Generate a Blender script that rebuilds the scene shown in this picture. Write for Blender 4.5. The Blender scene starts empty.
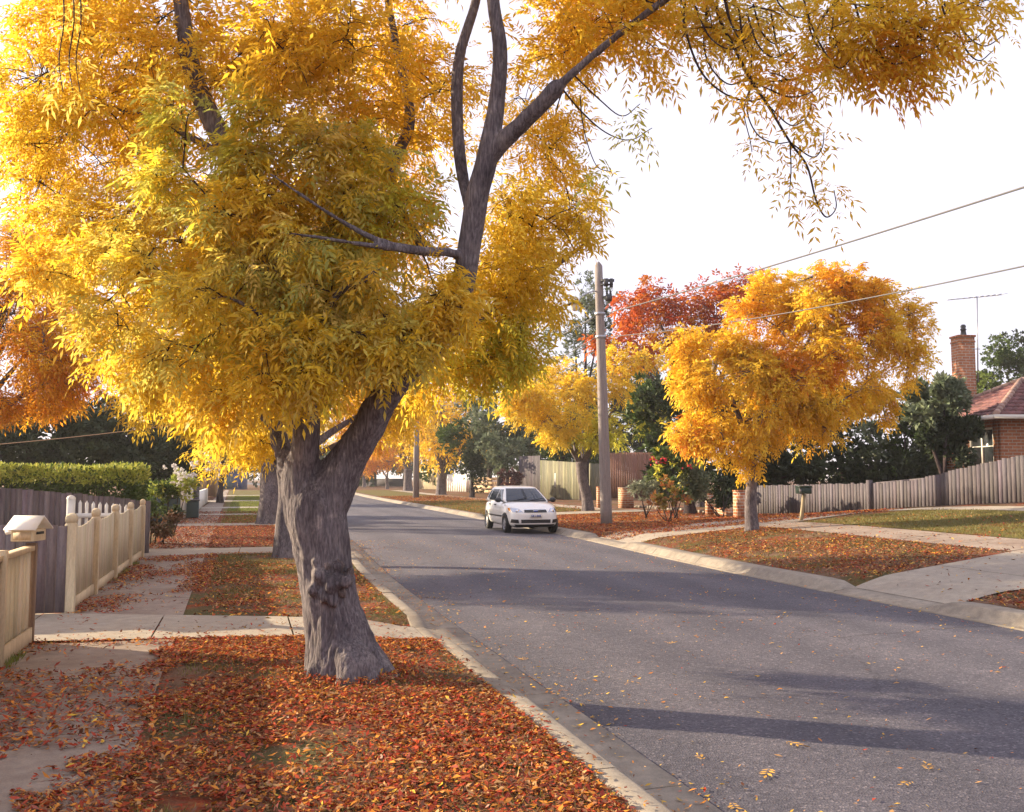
import bpy, bmesh, math, random
import numpy as np
from mathutils import Vector, Matrix
from mathutils.bvhtree import BVHTree

random.seed(7)
RNG = np.random.default_rng(7)
SC = bpy.context.scene
COL = SC.collection
R = math.radians

# ------------------------------------------------------------------ camera
F, EYE = 924.0, 1.6
PITCH = math.atan2(478 - 406, F)
CP, SP = math.cos(PITCH), math.sin(PITCH)
cam_d = bpy.data.cameras.new('camera')
cam = bpy.data.objects.new('camera', cam_d)
COL.objects.link(cam)
cam.location = (0, 0, EYE)
cam.rotation_euler = (math.pi / 2 + PITCH, 0, 0)
cam_d.sensor_fit = 'HORIZONTAL'
cam_d.sensor_width = 36.0
cam_d.lens = F / 1024 * 36.0
cam_d.clip_start = 0.05
cam_d.clip_end = 6000
SC.camera = cam

def ray(px, py):
    u, v = (px - 512) / F, (406 - py) / F
    y, z = CP - SP * v, SP + CP * v
    return u / y, z / y                      # X per metre of Y, Z per metre of Y

def at(px, py, Y):
    a, b = ray(px, py)
    return np.array([a * Y, Y, EYE + b * Y])

# ------------------------------------------------------------------ street frame
TH = R(16.06)
U = np.array([-math.sin(TH), math.cos(TH)])
N = np.array([math.cos(TH), math.sin(TH)])

def XY(s, l):
    return np.array([s * U[0] + l * N[0], s * U[1] + l * N[1]])

def SLof(x, y):
    return x * U[0] + y * U[1], x * N[0] + y * N[1]

def _curve(pts):
    xs = np.arange(-60, 1200, 0.5)
    ys = np.interp(xs, [p[0] for p in pts], [p[1] for p in pts])
    k = np.ones(13) / 13
    yp = np.pad(ys, 12, mode='edge')
    yp = np.convolve(np.convolve(yp, k, 'same'), k, 'same')[12:-12]
    return xs, yp
_RX, _RY = _curve([(-60, 0), (16, 0.0), (22, .5), (25, .72), (38, 1.0), (47, 1.2), (60, 1.35), (82, 1.85), (100, 2.6), (128, 3.6), (200, 2), (1200, -60)])
_LX, _LY = _curve([(-60, 0), (16, 0.05), (22, .4), (38, .9), (60, 1.3), (82, 1.8), (100, 2.5), (128, 3.5), (200, 2), (1200, -60)])
def cR(s): return np.interp(s, _RX, _RY)
def cL(s): return np.interp(s, _LX, _LY)
KL0, KR0 = 1.80, 9.08          # back edges of the two kerbs
def KL(s): return KL0 + cL(s)
def KR(s): return KR0 + cR(s)

def sstep(x):
    x = np.clip(x, 0, 1)
    return x * x * (3 - 2 * x)

CROSS_R = [(10.4, 12.3), (21.9, 24.8), (36.5, 39.5)]
CROSS_L = [(9.5, 10.5), (20.6, 22.2)]
def cross(s, lst):
    s = np.asarray(s, float)
    m = np.zeros_like(s)
    for a, b in lst:
        m = np.maximum(m, sstep((s - a + .45) / .45) * sstep((b + .45 - s) / .45))
    return m

def hR(s, t):
    s = np.asarray(s, float); t = np.asarray(t, float)
    Hs = .95 - .70 * sstep((s - 19) / 14) - .15 * sstep((s - 40) / 30)
    return Hs * np.clip(t / 11.0, 0, 1) - .105 * cross(s, CROSS_R) * np.clip(1 - t / .7, 0, 1)
def hL(s, t):          # t = metres behind the kerb
    return -.105 * cross(s, CROSS_L) * np.clip(1 - np.asarray(t, float) / .8, 0, 1)

def terrain(x, y):
    s, l = SLof(x, y)
    if l > KR(s): return float(hR(s, l - KR(s)))
    if l < KL(s): return float(hL(s, KL(s) - l))
    return -.12

def G(px, py, ymax=400.0):
    a, b = ray(px, py)
    Y, st = 1.5, .05
    while Y < ymax:
        if EYE + b * Y <= terrain(a * Y, Y):
            lo, hi = Y - st, Y
            for _ in range(30):
                m = .5 * (lo + hi)
                if EYE + b * m <= terrain(a * m, m): hi = m
                else: lo = m
            return np.array([a * hi, hi, terrain(a * hi, hi)])
        st = max(.03, Y * .004)
        Y += st
    return np.array([a * ymax, ymax, 0.0])

def Gsl(px, py):
    p = G(px, py)
    return SLof(p[0], p[1])

def at_lat(px, l):
    """s of the point of the line lat = l that is seen in column px (at horizon height)"""
    a, _ = ray(px, 478)
    Y = l / (a * N[0] + N[1])
    return SLof(a * Y, Y)[0]

# ------------------------------------------------------------------ object helpers
ORG = {}
def thing(name, label, cat, loc=(0, 0, 0), rotz=0, group=None):
    o = bpy.data.objects.new(name, None); COL.objects.link(o)
    o.location = tuple(map(float, loc)); o.rotation_euler = (0, 0, rotz)
    o.empty_display_size = .2
    o['label'] = label; o['category'] = cat
    if group: o['group'] = group
    ORG[o.name] = np.array(loc, float)
    return o

def tag(o, label, cat, group=None):
    o['label'] = label; o['category'] = cat
    if group: o['group'] = group
    return o

class Buf:
    """collects quads and triangles; builds ONE mesh object"""
    def __init__(self):
        self.v, self.q, self.t, self.c, self.n = [], [], [], [], 0
    def add(self, v, q=None, t=None, c=(1, 1, 1)):
        v = np.asarray(v, float).reshape(-1, 3)
        if q is not None and len(q): self.q.append(np.asarray(q, int).reshape(-1, 4) + self.n)
        if t is not None and len(t): self.t.append(np.asarray(t, int).reshape(-1, 3) + self.n)
        c = np.asarray(c, float)
        if c.ndim == 1: c = np.tile(c, (len(v), 1))
        self.v.append(v); self.c.append(c); self.n += len(v)
    def extend(self, o):
        for v, c in zip(o.v, o.c): self.v.append(v); self.c.append(c)
        for q in o.q: self.q.append(q + self.n)
        for t in o.t: self.t.append(t + self.n)
        self.n += o.n
    def box(self, c, size, rz=0.0, col=(1, 1, 1), R3=None):
        h = np.asarray(size, float) / 2
        s = np.array([[-1,-1,-1],[1,-1,-1],[1,1,-1],[-1,1,-1],[-1,-1,1],[1,-1,1],[1,1,1],[-1,1,1]], float) * h
        if R3 is not None: s = s @ np.asarray(R3).T
        elif rz:
            cz, sz = math.cos(rz), math.sin(rz)
            s = s @ np.array([[cz, -sz, 0], [sz, cz, 0], [0, 0, 1]]).T
        self.add(s + np.asarray(c, float), [[0,3,2,1],[4,5,6,7],[0,1,5,4],[1,2,6,5],[2,3,7,6],[3,0,4,7]], c=col)
    def bar(self, p0, p1, w, h, col=(1, 1, 1), up=(0, 0, 1)):
        p0, p1 = np.asarray(p0, float), np.asarray(p1, float)
        d = p1 - p0; L = np.linalg.norm(d); d = d / L
        sd = np.cross(d, up); sd /= np.linalg.norm(sd); u2 = np.cross(sd, d)
        self.box((p0 + p1) / 2, (L, w, h), col=col, R3=np.column_stack([d, sd, u2]))
    def tube(self, pts, rad, n=8, col=(1, 1, 1), cap=True):
        pts = np.asarray(pts, float); m = len(pts)
        rad = np.broadcast_to(np.asarray(rad, float), (m,))
        T = np.gradient(pts, axis=0); T /= np.linalg.norm(T, axis=1)[:, None] + 1e-12
        ref = np.array([0, 0, 1.]) if abs(T[0][2]) < .9 else np.array([1., 0, 0])
        A = np.zeros_like(pts); a = np.cross(T[0], ref); a /= np.linalg.norm(a)
        for i in range(m):
            a = a - T[i] * a.dot(T[i]); a /= np.linalg.norm(a) + 1e-12; A[i] = a
        B = np.cross(T, A)
        th = np.arange(n) * 2 * math.pi / n
        ring = A[:, None, :] * np.cos(th)[None, :, None] + B[:, None, :] * np.sin(th)[None, :, None]
        v = pts[:, None, :] + ring * rad[:, None, None]
        i = np.arange(m - 1)[:, None] * n; j = np.arange(n)[None, :]; j2 = (j + 1) % n
        q = np.stack([i + j, i + j2, i + n + j2, i + n + j], -1).reshape(-1, 4)
        v = v.reshape(-1, 3); t = []
        if cap:
            v = np.vstack([v, pts[0], pts[-1]]); k = m * n
            for a_ in range(n):
                b_ = (a_ + 1) % n
                t.append([b_, a_, k]); t.append([(m - 1) * n + a_, (m - 1) * n + b_, k + 1])
        self.add(v, q, t, c=col)
    def lathe(self, c, prof, n=16, col=(1, 1, 1)):
        prof = np.asarray(prof, float); m = len(prof)
        th = np.arange(n) * 2 * math.pi / n
        v = np.stack([prof[:, 0][:, None] * np.cos(th), prof[:, 0][:, None] * np.sin(th), np.repeat(prof[:, 1][:, None], n, 1)], -1)
        i = np.arange(m - 1)[:, None] * n; j = np.arange(n)[None, :]; j2 = (j + 1) % n
        q = np.stack([i + j, i + j2, i + n + j2, i + n + j], -1).reshape(-1, 4)
        self.add(v.reshape(-1, 3) + np.asarray(c, float), q, c=col)
    def grid(self, P, col=(1, 1, 1), flip=False):
        P = np.asarray(P, float); a, b = P.shape[:2]
        i = np.arange(a - 1)[:, None] * b; j = np.arange(b - 1)[None, :]
        q = np.stack([i + j, i + j + 1, i + b + j + 1, i + b + j], -1).reshape(-1, 4)
        if flip: q = q[:, ::-1]
        self.add(P.reshape(-1, 3), q, c=col)
    def prism(self, poly, d0, col=(1, 1, 1)):
        """poly: list of 3-d points in order, extruded by vector d0"""
        P = np.asarray(poly, float); n = len(P); d0 = np.asarray(d0, float)
        v = np.vstack([P, P + d0]); cen = np.vstack([P.mean(0), P.mean(0) + d0])
        v = np.vstack([v, cen]); q = []; t = []
        for i in range(n):
            j = (i + 1) % n
            q.append([i, j, n + j, n + i]); t.append([j, i, 2 * n]); t.append([n + i, n + j, 2 * n + 1])
        self.add(v, q, t, c=col)
    def mesh(self, name, org=None):
        v = np.vstack(self.v)
        if org is not None: v = v - org
        c = np.vstack(self.c)
        q = np.vstack(self.q) if self.q else np.zeros((0, 4), int)
        t = np.vstack(self.t) if self.t else np.zeros((0, 3), int)
        me = bpy.data.meshes.new(name)
        me.vertices.add(len(v)); me.vertices.foreach_set('co', v.astype(np.float32).ravel())
        nl = q.size + t.size
        me.loops.add(nl)
        me.loops.foreach_set('vertex_index', np.concatenate([q.ravel(), t.ravel()]).astype(np.int32))
        me.polygons.add(len(q) + len(t))
        st = np.concatenate([np.arange(len(q)) * 4, q.size + np.arange(len(t)) * 3]).astype(np.int32)
        me.polygons.foreach_set('loop_start', st)
        at_ = me.attributes.new('tint', 'FLOAT_COLOR', 'POINT')
        c4 = np.ones((len(v), 4), np.float32); c4[:, :3] = c
        at_.data.foreach_set('color', c4.ravel())
        me.update(calc_edges=True)
        me.validate()
        return me
    def build(self, name, mat, parent=None, smooth=False, root=None, kind=None, local=False):
        r = root or parent
        while r is not None and r.parent is not None: r = r.parent
        org = ORG.get(r.name) if (r is not None and not local) else None
        me = self.mesh(name, org)
        if mat is not None: me.materials.append(mat)
        if smooth: me.polygons.foreach_set('use_smooth', np.ones(len(me.polygons), bool))
        o = bpy.data.objects.new(name, me); COL.objects.link(o)
        if parent is not None: o.parent = parent
        if kind: o['kind'] = kind
        return o

def bevel(o, w=.01, seg=2):
    m = o.modifiers.new('bevel', 'BEVEL'); m.width = w; m.segments = seg; m.limit_method = 'ANGLE'
    return o

def copy_tree(o, parent=None):
    c = o.copy(); COL.objects.link(c)
    if parent is not None: c.parent = parent
    for ch in [x for x in bpy.data.objects if x.parent == o]:
        copy_tree(ch, c)
    return c

# ------------------------------------------------------------------ numpy noise
def vnoise(P, seed=0):
    P = np.asarray(P, float)
    i = np.floor(P).astype(np.int64); f = P - i; f = f * f * (3 - 2 * f)
    def h(a, b, c):
        n = (a * 374761393 + b * 668265263 + c * 1442695041 + seed * 974634777) & 0x7fffffff
        n = ((n ^ (n >> 13)) * 1274126177) & 0x7fffffff
        n = n ^ (n >> 16)
        return (n & 0xffff) / 65535.0
    r = 0
    for a in (0, 1):
        for b in (0, 1):
            for c in (0, 1):
                w = (f[:, 0] if a else 1 - f[:, 0]) * (f[:, 1] if b else 1 - f[:, 1]) * (f[:, 2] if c else 1 - f[:, 2])
                r = r + w * h(i[:, 0] + a, i[:, 1] + b, i[:, 2] + c)
    return r
def fbm(P, seed=0, oct=3):
    P = np.asarray(P, float); r = 0; a = .5; tot = 0
    for k in range(oct):
        r = r + a * vnoise(P * 2 ** k, seed + k); tot += a; a *= .5
    return r / tot

def norm(a):
    return a / (np.linalg.norm(a, axis=-1, keepdims=True) + 1e-9)

# ------------------------------------------------------------------ materials
def nmat(name):
    m = bpy.data.materials.new(name); m.use_nodes = True
    nt = m.node_tree; nt.nodes.clear()
    return m, nt
def nd(nt, t, **kw):
    n = nt.nodes.new(t)
    for k, v in kw.items():
        if k.startswith('i_'):
            key = k[2:]
            key = int(key) if key.isdigit() else key.replace('_', ' ')
            n.inputs[key].default_value = v
        else: setattr(n, k, v)
    return n
def ramp(nt, fac, stops):
    r = nd(nt, 'ShaderNodeValToRGB'); e = r.color_ramp.elements
    while len(e) < len(stops): e.new(.5)
    for i, (p, c) in enumerate(stops):
        e[i].position = p; e[i].color = (*c, 1)
    nt.links.new(fac, r.inputs[0]); return r.outputs[0]
def mix(nt, a, b, fac, mode='MIX'):
    m = nd(nt, 'ShaderNodeMix', data_type='RGBA', blend_type=mode)
    for sock, val in ((m.inputs[6], a), (m.inputs[7], b), (m.inputs[0], fac)):
        if hasattr(val, 'is_linked') or hasattr(val, 'links'): nt.links.new(val, sock)
        elif isinstance(val, (int, float)): sock.default_value = val
        else: sock.default_value = (*val, 1)
    return m.outputs[2]
def coords(nt, scale=(1, 1, 1), kind='Object', rot=(0, 0, 0)):
    tc = nd(nt, 'ShaderNodeTexCoord'); mp = nd(nt, 'ShaderNodeMapping')
    mp.inputs['Scale'].default_value = scale; mp.inputs['Rotation'].default_value = rot
    nt.links.new(tc.outputs[kind], mp.inputs[0]); return mp.outputs[0]
def noise(nt, vec, scale, detail=4, rough=.55, dist=0.0):
    n = nd(nt, 'ShaderNodeTexNoise'); n.inputs['Scale'].default_value = scale
    n.inputs['Detail'].default_value = detail; n.inputs['Roughness'].default_value = rough
    n.inputs['Distortion'].default_value = dist
    nt.links.new(vec, n.inputs['Vector']); return n.outputs[0]
def bump(nt, h, strength=.3, dist=.02, prev=None):
    b = nd(nt, 'ShaderNodeBump'); b.inputs['Strength'].default_value = strength
    b.inputs['Distance'].default_value = dist; nt.links.new(h, b.inputs['Height'])
    if prev is not None: nt.links.new(prev, b.inputs['Normal'])
    return b.outputs[0]
def principled(nt, col, rough=.8, nrm=None, metal=0.0, spec=.5, **kw):
    p = nd(nt, 'ShaderNodeBsdfPrincipled'); o = nd(nt, 'ShaderNodeOutputMaterial')
    if hasattr(col, 'links'): nt.links.new(col, p.inputs['Base Color'])
    else: p.inputs['Base Color'].default_value = (*col, 1)
    if hasattr(rough, 'links'): nt.links.new(rough, p.inputs['Roughness'])
    else: p.inputs['Roughness'].default_value = rough
    p.inputs['Metallic'].default_value = metal
    p.inputs['Specular IOR Level'].default_value = spec
    for k, v in kw.items(): p.inputs[k.replace('_', ' ')].default_value = v
    if nrm is not None: nt.links.new(nrm, p.inputs['Normal'])
    nt.links.new(p.outputs[0], o.inputs[0]); return p
def tint(nt):
    a = nd(nt, 'ShaderNodeAttribute', attribute_name='tint'); return a.outputs['Color']

def simple(name, c1, c2=None, scale=6, rough=.7, bmp=.15, bd=.01, stretch=(1, 1, 1), metal=0, spec=.5, tinted=False, fine=0.0):
    m, nt = nmat(name)
    c2 = c2 or tuple(x * .75 for x in c1)
    v = coords(nt, stretch)
    n = noise(nt, v, scale, 6, .6)
    col = ramp(nt, n, [(.3, c2), (.7, c1)])
    if fine:
        n2 = noise(nt, v, scale * 9, 3, .6)
        col = mix(nt, col, ramp(nt, n2, [(.3, (1 - fine,) * 3), (.7, (1 + fine * .4,) * 3)]), 1.0, 'MULTIPLY')
    if tinted: col = mix(nt, col, tint(nt), 1.0, 'MULTIPLY')
    nrm = bump(nt, noise(nt, v, scale * 4, 5, .6), bmp, bd) if bmp else None
    principled(nt, col, rough, nrm, metal, spec)
    return m

def leaf_material(name, transl=.42, gloss=.035, sat=1.0):
    m, nt = nmat(name)
    c = tint(nt)
    d = nd(nt, 'ShaderNodeBsdfDiffuse'); t = nd(nt, 'ShaderNodeBsdfTranslucent'); g = nd(nt, 'ShaderNodeBsdfGlossy')
    g.inputs['Roughness'].default_value = .45; g.inputs['Color'].default_value = (.9, .9, .9, 1)
    m1 = nd(nt, 'ShaderNodeMixShader'); m2 = nd(nt, 'ShaderNodeMixShader'); o = nd(nt, 'ShaderNodeOutputMaterial')
    nt.links.new(c, d.inputs[0]); nt.links.new(c, t.inputs[0])
    m1.inputs[0].default_value = transl; nt.links.new(d.outputs[0], m1.inputs[1]); nt.links.new(t.outputs[0], m1.inputs[2])
    m2.inputs[0].default_value = gloss; nt.links.new(m1.outputs[0], m2.inputs[1]); nt.links.new(g.outputs[0], m2.inputs[2])
    nt.links.new(m2.outputs[0], o.inputs[0])
    return m

M = {}
M['leaf'] = leaf_material('autumn_leaf', .56, .012)
M['green_leaf'] = leaf_material('evergreen_leaf', .25, .02)
M['litter'] = leaf_material('fallen_leaf', .12, .02)

def bark_mat(name, c1, c2, c3, sc=1.0):
    m, nt = nmat(name)
    v = coords(nt, (1, 1, .16))
    vo = nd(nt, 'ShaderNodeTexVoronoi', feature='DISTANCE_TO_EDGE'); vo.inputs['Scale'].default_value = 34 * sc
    n0 = noise(nt, v, 9 * sc, 5, .6, 1.2)
    mx = nd(nt, 'ShaderNodeVectorMath', operation='ADD')
    nt.links.new(v, mx.inputs[0])
    cb = nd(nt, 'ShaderNodeVectorMath', operation='SCALE'); cb.inputs['Scale'].default_value = .12
    cmb = nd(nt, 'ShaderNodeCombineXYZ'); nt.links.new(n0, cmb.inputs[0]); nt.links.new(n0, cmb.inputs[1])
    nt.links.new(cmb.outputs[0], cb.inputs[0]); nt.links.new(cb.outputs[0], mx.inputs[1])
    nt.links.new(mx.outputs[0], vo.inputs['Vector'])
    crk = ramp(nt, vo.outputs['Distance'], [(0.0, (.25, .25, .25)), (.22, (1, 1, 1))])
    big = noise(nt, coords(nt), 3.5, 5, .6)
    col = ramp(nt, big, [(.25, c2), (.55, c1), (.8, c3)])
    fn = noise(nt, v, 60 * sc, 4, .6)
    lich = noise(nt, coords(nt, (1, 1, .6)), 7.5, 6, .7, .4)
    col = mix(nt, col, tuple(min(.6, x * 1.5) for x in c3), ramp(nt, lich, [(.58, (0, 0, 0)), (.70, (.75, .75, .75))]))
    drk = noise(nt, coords(nt, (1, 1, .35)), 4.5, 5, .65, .3)
    col = mix(nt, col, ramp(nt, drk, [(.34, (.62, .6, .62)), (.5, (1, 1, 1))]), 1.0, 'MULTIPLY')
    col = mix(nt, col, ramp(nt, fn, [(.32, (.5, .48, .5)), (.68, (1.25, 1.22, 1.2))]), 1.0, 'MULTIPLY')
    col = mix(nt, mix(nt, col, (.62, .6, .62), 1.0, 'MULTIPLY'), col, crk)
    b1 = bump(nt, crk, .5, .014)
    b2 = bump(nt, fn, .8, .014, b1)
    principled(nt, col, .9, b2, spec=.2)
    return m
M['bark'] = bark_mat('ash_bark', (.21, .185, .192), (.13, .114, .125), (.30, .26, .24))
M['burr'] = bark_mat('burr_bark', (.26, .21, .19), (.15, .12, .12), (.36, .29, .25), 1.4)
M['bark_dark'] = bark_mat('twig_bark', (.07, .05, .05), (.05, .035, .04), (.10, .075, .07))
# ------------------------------------------------------------------ world, sun
SUN_AZ, SUN_EL = R(21), R(19)        # sun stands to the left, swung this far ahead of the picture plane
SUNV = Vector((-math.cos(SUN_AZ) * math.cos(SUN_EL), math.sin(SUN_AZ) * math.cos(SUN_EL), math.sin(SUN_EL)))
w = bpy.data.worlds.new('World'); SC.world = w; w.use_nodes = True
nt = w.node_tree; nt.nodes.clear()
sky = nd(nt, 'ShaderNodeTexSky'); sky.sky_type = 'NISHITA'; sky.sun_disc = False
sky.sun_elevation = SUN_EL
sky.sun_rotation = math.atan2(SUNV.x, SUNV.y)
sky.air_density = 1.0; sky.dust_density = 2.0; sky.ozone_density = 1.0
tc = nd(nt, 'ShaderNodeTexCoord'); mp = nd(nt, 'ShaderNodeMapping'); mp.inputs['Scale'].default_value = (1, 1, 3.2)
nt.links.new(tc.outputs['Generated'], mp.inputs[0])
cl = noise(nt, mp.outputs[0], 2.2, 7, .6, .6)
veil = ramp(nt, cl, [(.30, (.66, .66, .66)), (.70, (.97, .97, .97))])
hsv = mix(nt, sky.outputs[0], (7.0, 6.75, 7.9), veil)      # thin high cloud over the blue
bg = nd(nt, 'ShaderNodeBackground'); bg.inputs[1].default_value = .063
wo = nd(nt, 'ShaderNodeOutputWorld')
nt.links.new(hsv, bg.inputs[0]); nt.links.new(bg.outputs[0], wo.inputs[0])
sl = bpy.data.lights.new('sun', 'SUN'); sl.energy = 5.0; sl.angle = R(.6); sl.color = (1.0, .82, .56)
so = bpy.data.objects.new('sun', sl); COL.objects.link(so)
so.rotation_euler = SUNV.to_track_quat('Z', 'Y').to_euler(); so.location = (-20, 10, 30)
SC.view_settings.view_transform = 'Standard'; SC.view_settings.look = 'None'
SC.view_settings.gamma = 1; SC.view_settings.exposure = 1.5; SC.view_settings.use_curve_mapping = False
SC.render.engine = 'CYCLES'
cy = SC.cycles
cy.use_denoising = True
try: cy.denoiser = 'OPENIMAGEDENOISE'
except Exception: pass
cy.max_bounces = 6; cy.diffuse_bounces = 4; cy.glossy_bounces = 3; cy.transmission_bounces = 3; cy.transparent_max_bounces = 4
cy.use_adaptive_sampling = True; cy.adaptive_threshold = .02
cy.sample_clamp_indirect = 6

# ------------------------------------------------------------------ ground materials
def ground_mat(name, soil, litter_cols, grass, lit_amt=.5, grass_amt=.35):
    m, nt = nmat(name)
    v = coords(nt)
    big = noise(nt, v, .55, 5, .6, .4)
    mid = noise(nt, v, 3.0, 5, .65)
    fin = noise(nt, v, 38, 4, .7)
    base = ramp(nt, mid, [(.3, tuple(x * .7 for x in soil)), (.7, tuple(x * 1.25 for x in soil))])
    gcol = mix(nt, grass, tuple(x * .55 for x in grass), fin)
    gm = ramp(nt, big, [(.62 - grass_amt * .4, (0, 0, 0)), (.72 - grass_amt * .4, (1, 1, 1))])
    base = mix(nt, base, gcol, gm)
    vo = nd(nt, 'ShaderNodeTexVoronoi'); vo.inputs['Scale'].default_value = 30; nt.links.new(v, vo.inputs['Vector'])
    sp = nd(nt, 'ShaderNodeSeparateColor'); nt.links.new(vo.outputs['Color'], sp.inputs[0])
    lc = ramp(nt, sp.outputs[0], [(i / max(1, len(litter_cols) - 1), c) for i, c in enumerate(litter_cols)])
    lmn = noise(nt, v, 1.3, 6, .7, .3)
    lm = ramp(nt, lmn, [(.62 - lit_amt * .35, (0, 0, 0)), (.74 - lit_amt * .35, (1, 1, 1))])
    col = mix(nt, base, lc, lm)
    col = mix(nt, col, ramp(nt, fin, [(.25, (.6, .6, .6)), (.75, (1.2, 1.2, 1.2))]), .8, 'MULTIPLY')
    b = bump(nt, fin, .6, .03); b = bump(nt, vo.outputs['Distance'], .4, .02, b)
    principled(nt, col, .95, b, spec=.1)
    return m
LIT = [(.15, .028, .016), (.26, .05, .022), (.19, .04, .02), (.30, .09, .03), (.10, .045, .03)]
M['verge'] = ground_mat('verge_ground', (.17, .105, .07), LIT, (.13, .11, .045), .38, .38)
M['lawn'] = ground_mat('lawn_ground', (.16, .11, .06), LIT, (.17, .145, .045), .18, .9)
M['lot'] = ground_mat('lot_ground', (.13, .09, .06), LIT, (.09, .09, .03), .25, .6)

def asphalt():
    m, nt = nmat('asphalt')
    v = coords(nt)
    big = noise(nt, v, .35, 5, .6, .3); mid = noise(nt, v, 6, 5, .65); fin = noise(nt, v, 140, 3, .7)
    vo = nd(nt, 'ShaderNodeTexVoronoi'); vo.inputs['Scale'].default_value = 70; nt.links.new(v, vo.inputs['Vector'])
    sp = nd(nt, 'ShaderNodeSeparateColor'); nt.links.new(vo.outputs['Color'], sp.inputs[0])
    col = ramp(nt, big, [(.3, (.074, .070, .090)), (.7, (.102, .096, .114))])
    col = mix(nt, col, ramp(nt, mid, [(.3, (.84, .84, .85)), (.7, (1.12, 1.11, 1.09))]), 1, 'MULTIPLY')
    col = mix(nt, col, ramp(nt, sp.outputs[0], [(.0, (.55, .55, .58)), (.6, (1.0, 1.0, 1.0)), (.9, (1.15, 1.13, 1.1)), (.98, (2.1, 2.0, 1.8))]), .9, 'MULTIPLY')
    # wheel-worn pale strips run along the street
    tc = nd(nt, 'ShaderNodeTexCoord'); sx = nd(nt, 'ShaderNodeSeparateXYZ')
    mp = nd(nt, 'ShaderNodeMapping'); mp.inputs['Rotation'].default_value = (0, 0, -TH)
    nt.links.new(tc.outputs['Object'], mp.inputs[0]); nt.links.new(mp.outputs[0], sx.inputs[0])
    wv = nd(nt, 'ShaderNodeMath', operation='SINE'); ml = nd(nt, 'ShaderNodeMath', operation='MULTIPLY'); ml.inputs[1].default_value = 4.4
    nt.links.new(sx.outputs[0], ml.inputs[0]); nt.links.new(ml.outputs[0], wv.inputs[0])
    ma = nd(nt, 'ShaderNodeMath', operation='MULTIPLY_ADD'); ma.inputs[1].default_value = .25; ma.inputs[2].default_value = .5; nt.links.new(wv.outputs[0], ma.inputs[0])
    brk = noise(nt, coords(nt, (1, .18, 1), rot=(0, 0, -TH)), 1.1, 5, .65)
    mm = nd(nt, 'ShaderNodeMath', operation='MULTIPLY'); nt.links.new(ma.outputs[0], mm.inputs[0]); nt.links.new(brk, mm.inputs[1])
    col = mix(nt, col, ramp(nt, mm.outputs[0], [(.12, (.86, .86, .88)), (.40, (1.16, 1.14, 1.12))]), 1, 'MULTIPLY')
    # oil spots
    oil = noise(nt, v, .9, 3, .5, .2)
    col = mix(nt, col, ramp(nt, oil, [(.70, (1, 1, 1)), (.78, (.66, .66, .68))]), 1, 'MULTIPLY')
    # hair cracks
    vc = nd(nt, 'ShaderNodeTexVoronoi', feature='DISTANCE_TO_EDGE'); vc.inputs['Scale'].default_value = .22
    nw = noise(nt, v, 1.2, 5, .7); ad = nd(nt, 'ShaderNodeVectorMath', operation='ADD')
    cb = nd(nt, 'ShaderNodeCombineXYZ'); nt.links.new(nw, cb.inputs[0]); nt.links.new(nw, cb.inputs[1])
    nt.links.new(v, ad.inputs[0]); nt.links.new(cb.outputs[0], ad.inputs[1]); nt.links.new(ad.outputs[0], vc.inputs['Vector'])
    ck = ramp(nt, vc.outputs['Distance'], [(0, (.6, .6, .6)), (.004, (1, 1, 1))])
    col = mix(nt, col, ck, 1, 'MULTIPLY')
    b = bump(nt, fin, .5, .008); b = bump(nt, vo.outputs['Distance'], .55, .008, b)
    principled(nt, col, .82, b, spec=.35)
    return m
M['asphalt'] = asphalt()

def concrete(name, c1, c2, stain=(.2, .15, .12), amt=.5):
    m, nt = nmat(name)
    v = coords(nt)
    big = noise(nt, v, .9, 6, .65, .5); mid = noise(nt, v, 7, 5, .65); fin = noise(nt, v, 90, 3, .7)
    col = ramp(nt, mid, [(.3, c2), (.7, c1)])
    sm = ramp(nt, big, [(.45, (0, 0, 0)), (.75, (amt, amt, amt))])
    col = mix(nt, col, stain, sm)
    col = mix(nt, col, ramp(nt, fin, [(.3, (.8, .8, .8)), (.7, (1.1, 1.1, 1.1))]), 1, 'MULTIPLY')
    b = bump(nt, fin, .3, .006); b = bump(nt, mid, .2, .01, b)
    principled(nt, col, .88, b, spec=.25)
    return m
M['concrete'] = concrete('concrete', (.40, .345, .275), (.29, .25, .205), (.22, .18, .15), .5)
M['path'] = concrete('path_concrete', (.34, .275, .22), (.23, .18, .15), (.14, .085, .06), .85)
M['kerb'] = concrete('kerb_concrete', (.35, .30, .24), (.22, .19, .155), (.12, .095, .08), .8)

# ------------------------------------------------------------------ ground, road, kerbs
def svals(a, b, near=.35, k=.03):
    out = [a]; s = a
    while s < b:
        s += max(near, k * max(0, s - 26)); out.append(min(s, b))
    return np.array(out)
S_ALL = svals(-16, 560)
_ex = [e + d for lst in (CROSS_L, CROSS_R) for ab in lst for e in ab for d in np.arange(-.48, .481, .06)]
S_ALL = np.unique(np.round(np.concatenate([S_ALL, _ex]), 3))
def strip(name, mat, offs, zf, sv=S_ALL, base=None, kind='structure'):
    """offs: list of lateral offsets from base(s); zf(s, off) -> z"""
    P = np.zeros((len(sv), len(offs), 3))
    for j, o in enumerate(offs):
        l = base(sv) + o
        P[:, j, 0] = sv * U[0] + l * N[0]; P[:, j, 1] = sv * U[1] + l * N[1]; P[:, j, 2] = zf(sv, o)
    b = Buf(); b.grid(P, flip=True)
    return b.build(name, mat, kind=kind, smooth=True)

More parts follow.
